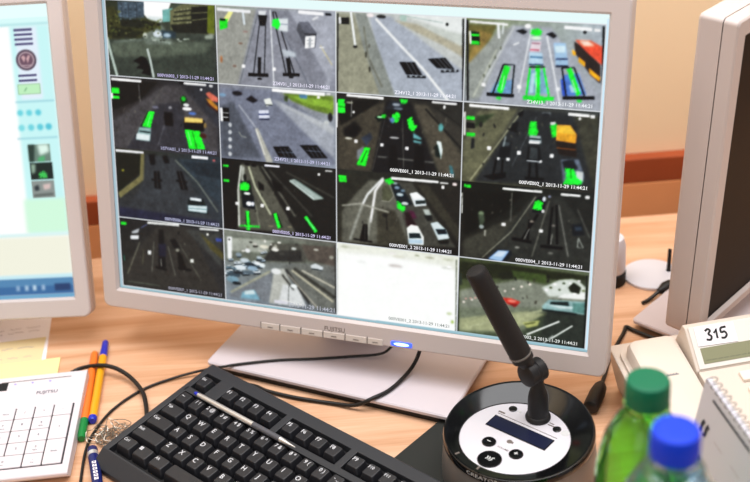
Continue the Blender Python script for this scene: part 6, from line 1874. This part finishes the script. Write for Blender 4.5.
# ------------------------------------------------------------------ desk calendar
ca = thing('desk_calendar', 'white spiral bound desk calendar standing at the right front corner', 'calendar', (.27, .67, 0))
I = Matrix.Translation((-.27, -.67, 0))
A = Vector((.2545, .7475, .170)); al = Vector((.142, -.990, 0)).normalized(); dn = Vector((-.0062, .0026, -.05)).normalized(); nn = al.cross(dn).normalized()
if nn.x > 0: nn = -nn
Pm = Matrix(((al.x, -dn.x, nn.x, A.x), (al.y, -dn.y, nn.y, A.y), (al.z, -dn.z, nn.z, A.z), (0, 0, 0, 1)))   # x along the spine, y up, z out of the page
Lc, Hc = .19, .170
m = MB(); m.box(0, Lc, -Hc, -.001, -.003, 0, 0, I @ Pm)
m.stroke([(.018+i*.004, -.0105+.0004*(i % 2)) for i in range(17)], .0026, .0003, I @ Pm, 1)
for j, y in enumerate((-.030, -.0315)): pass
for (x, y, k) in ((.014, -.040, 0), (.014, -.072, 1), (.014, -.104, 0)):
    for q in (0, .0075): m.stroke([(x-.002+q, y-.0062), (x-.0015+q, y+.0015), (x+.0010+q, y+.0058)], .0042, .0004, I @ Pm, 1)
    m.stroke([(x+.0025, y-.0065), (x+.0050, y-.0060)], .0026, .0005, I @ Pm, 1)
    for q in range(4): m.stroke([(x+.02+q*.03, y), (x+.035+q*.03, y)], .0006, .0004, I @ Pm, 2)
m.build('page', [M_cal, M_calink, M_ink], ca)
m = MB(); dn2 = Vector((.35, .05, -.93)).normalized(); B0 = A + Vector((.004, 0, 0)); z2 = al.cross(dn2).normalized()
Pm2 = Matrix(((al.x, -dn2.x, z2.x, B0.x), (al.y, -dn2.y, z2.y, B0.y), (al.z, -dn2.z, z2.z, B0.z), (0, 0, 0, 1)))
m.box(0, Lc, -.170/.93, -.001, -.002, 0, 0, I @ Pm2); m.build('back_card', M_card, ca)
for k in range(22):
    m = MB(); c = A + al*(.006+k*.0083) + Vector((.002, 0, .001)); pts = [c + Vector((0, 0, 1))*.0026*math.sin(t) + Vector((1, .14, 0))*.0046*math.cos(t) for t in np.linspace(0, 2*PI, 13)]
    m.tube(pts, .0004, 6, M=I, sub=2); m.build('spiral_ring', M_wireo, ca)

# ------------------------------------------------------------------ things at the back between the monitors
st = thing('round_stand', 'small white round foot with a dark stem behind the right monitor', 'stand', (.3220, 1.1690, 0))
m = MB(); m.lathe([(.0330, 0), (.0335, .001), (.0330, .0035), (.0300, .0045), (.008, .006)], 56); m.build('foot', M_whit, st)
m = MB(); m.bar((.0200, .001, .004), (.0200, .001, .034), [(0, .0035), (.1, .0025), (1, .0022)], 16); tag(m.build('stem', M_dark, st), 'dark stem')
ct = thing('container', 'pale upright container on a black foot behind the right edge of the middle monitor', 'container', (.2725, 1.1640, 0))
m = MB(); m.lathe([(.0165, 0), (.0172, .001), (.0172, .0150), (.0150, .0160)], 40); tag(m.build('foot', M_dark, ct), 'black foot')
m = MB(); m.lathe([(.0150, .0157), (.0165, .018), (.0160, .05), (.0130, .060), (.006, .062)], 40); m.build('body', M_whit, ct)
pc = thing('power_cable', 'short black plug and cord beside the base of the right monitor', 'cable', (.335, 1.128, 0))
I = Matrix.Translation((-.335, -1.128, 0))
m = MB(); m.bar((.3360, 1.1320, .0085), (.3180, 1.1225, .0085), [(0, .005), (.1, .0080), (.5, .0078), (1, .003)], 16, M=I); m.build('plug', M_plug, pc)
m = MB(); m.tube([(.3185, 1.1228, .0080), (.3120, 1.1190, .0050), (.3040, 1.1140, .0028), (.2970, 1.1100, .0024)], .0022, 8, M=I); m.build('cord', M_cable, pc)

# ------------------------------------------------------------------ light
def area(name, loc, target, sx, sy, power, col):
    l = bpy.data.lights.new(name, 'AREA'); l.shape = 'RECTANGLE'; l.size = sx; l.size_y = sy; l.energy = power; l.color = col
    o = bpy.data.objects.new(name, l); COL.objects.link(o); o.location = loc
    o.rotation_euler = (Vector(target)-Vector(loc)).to_track_quat('-Z', 'Y').to_euler(); return o
lamp = area('ceiling_lamp', (.10, .92, 1.75), (.10, .92, 0), 2.2, .95, 43, (.98, .98, 1.)); lamp.rotation_euler = (0, 0, 0)
area('front_fill', (-.9, -1.5, 1.3), (0, 1., .1), 1.8, 1.4, 8, (.95, .97, 1.))  # unseen fill added on the camera side to lift front faces
w = bpy.data.worlds.new('world'); sc.world = w; w.use_nodes = True
w.node_tree.nodes['Background'].inputs[0].default_value = (1., .955, .93, 1); w.node_tree.nodes['Background'].inputs[1].default_value = .54

# ------------------------------------------------------------------ camera
cam = bpy.data.cameras.new('camera'); co = bpy.data.objects.new('camera', cam); COL.objects.link(co); sc.camera = co
co.matrix_world = Matrix(((.9969792, .0776691, 0, 0), (-.0385866, .4953073, -.8678605, 0), (-.0674060, .8652388, .4968080, .7458205), (0, 0, 0, 1)))
cam.sensor_width = 36; cam.lens = 1174.572/750*36; cam.clip_start = .05
cam.dof.use_dof = True; cam.dof.focus_distance = 1.14; cam.dof.aperture_fstop = 4.5
vs_ = sc.view_settings; vs_.view_transform = 'Standard'; vs_.look = 'None'; vs_.exposure = 0; vs_.gamma = 1
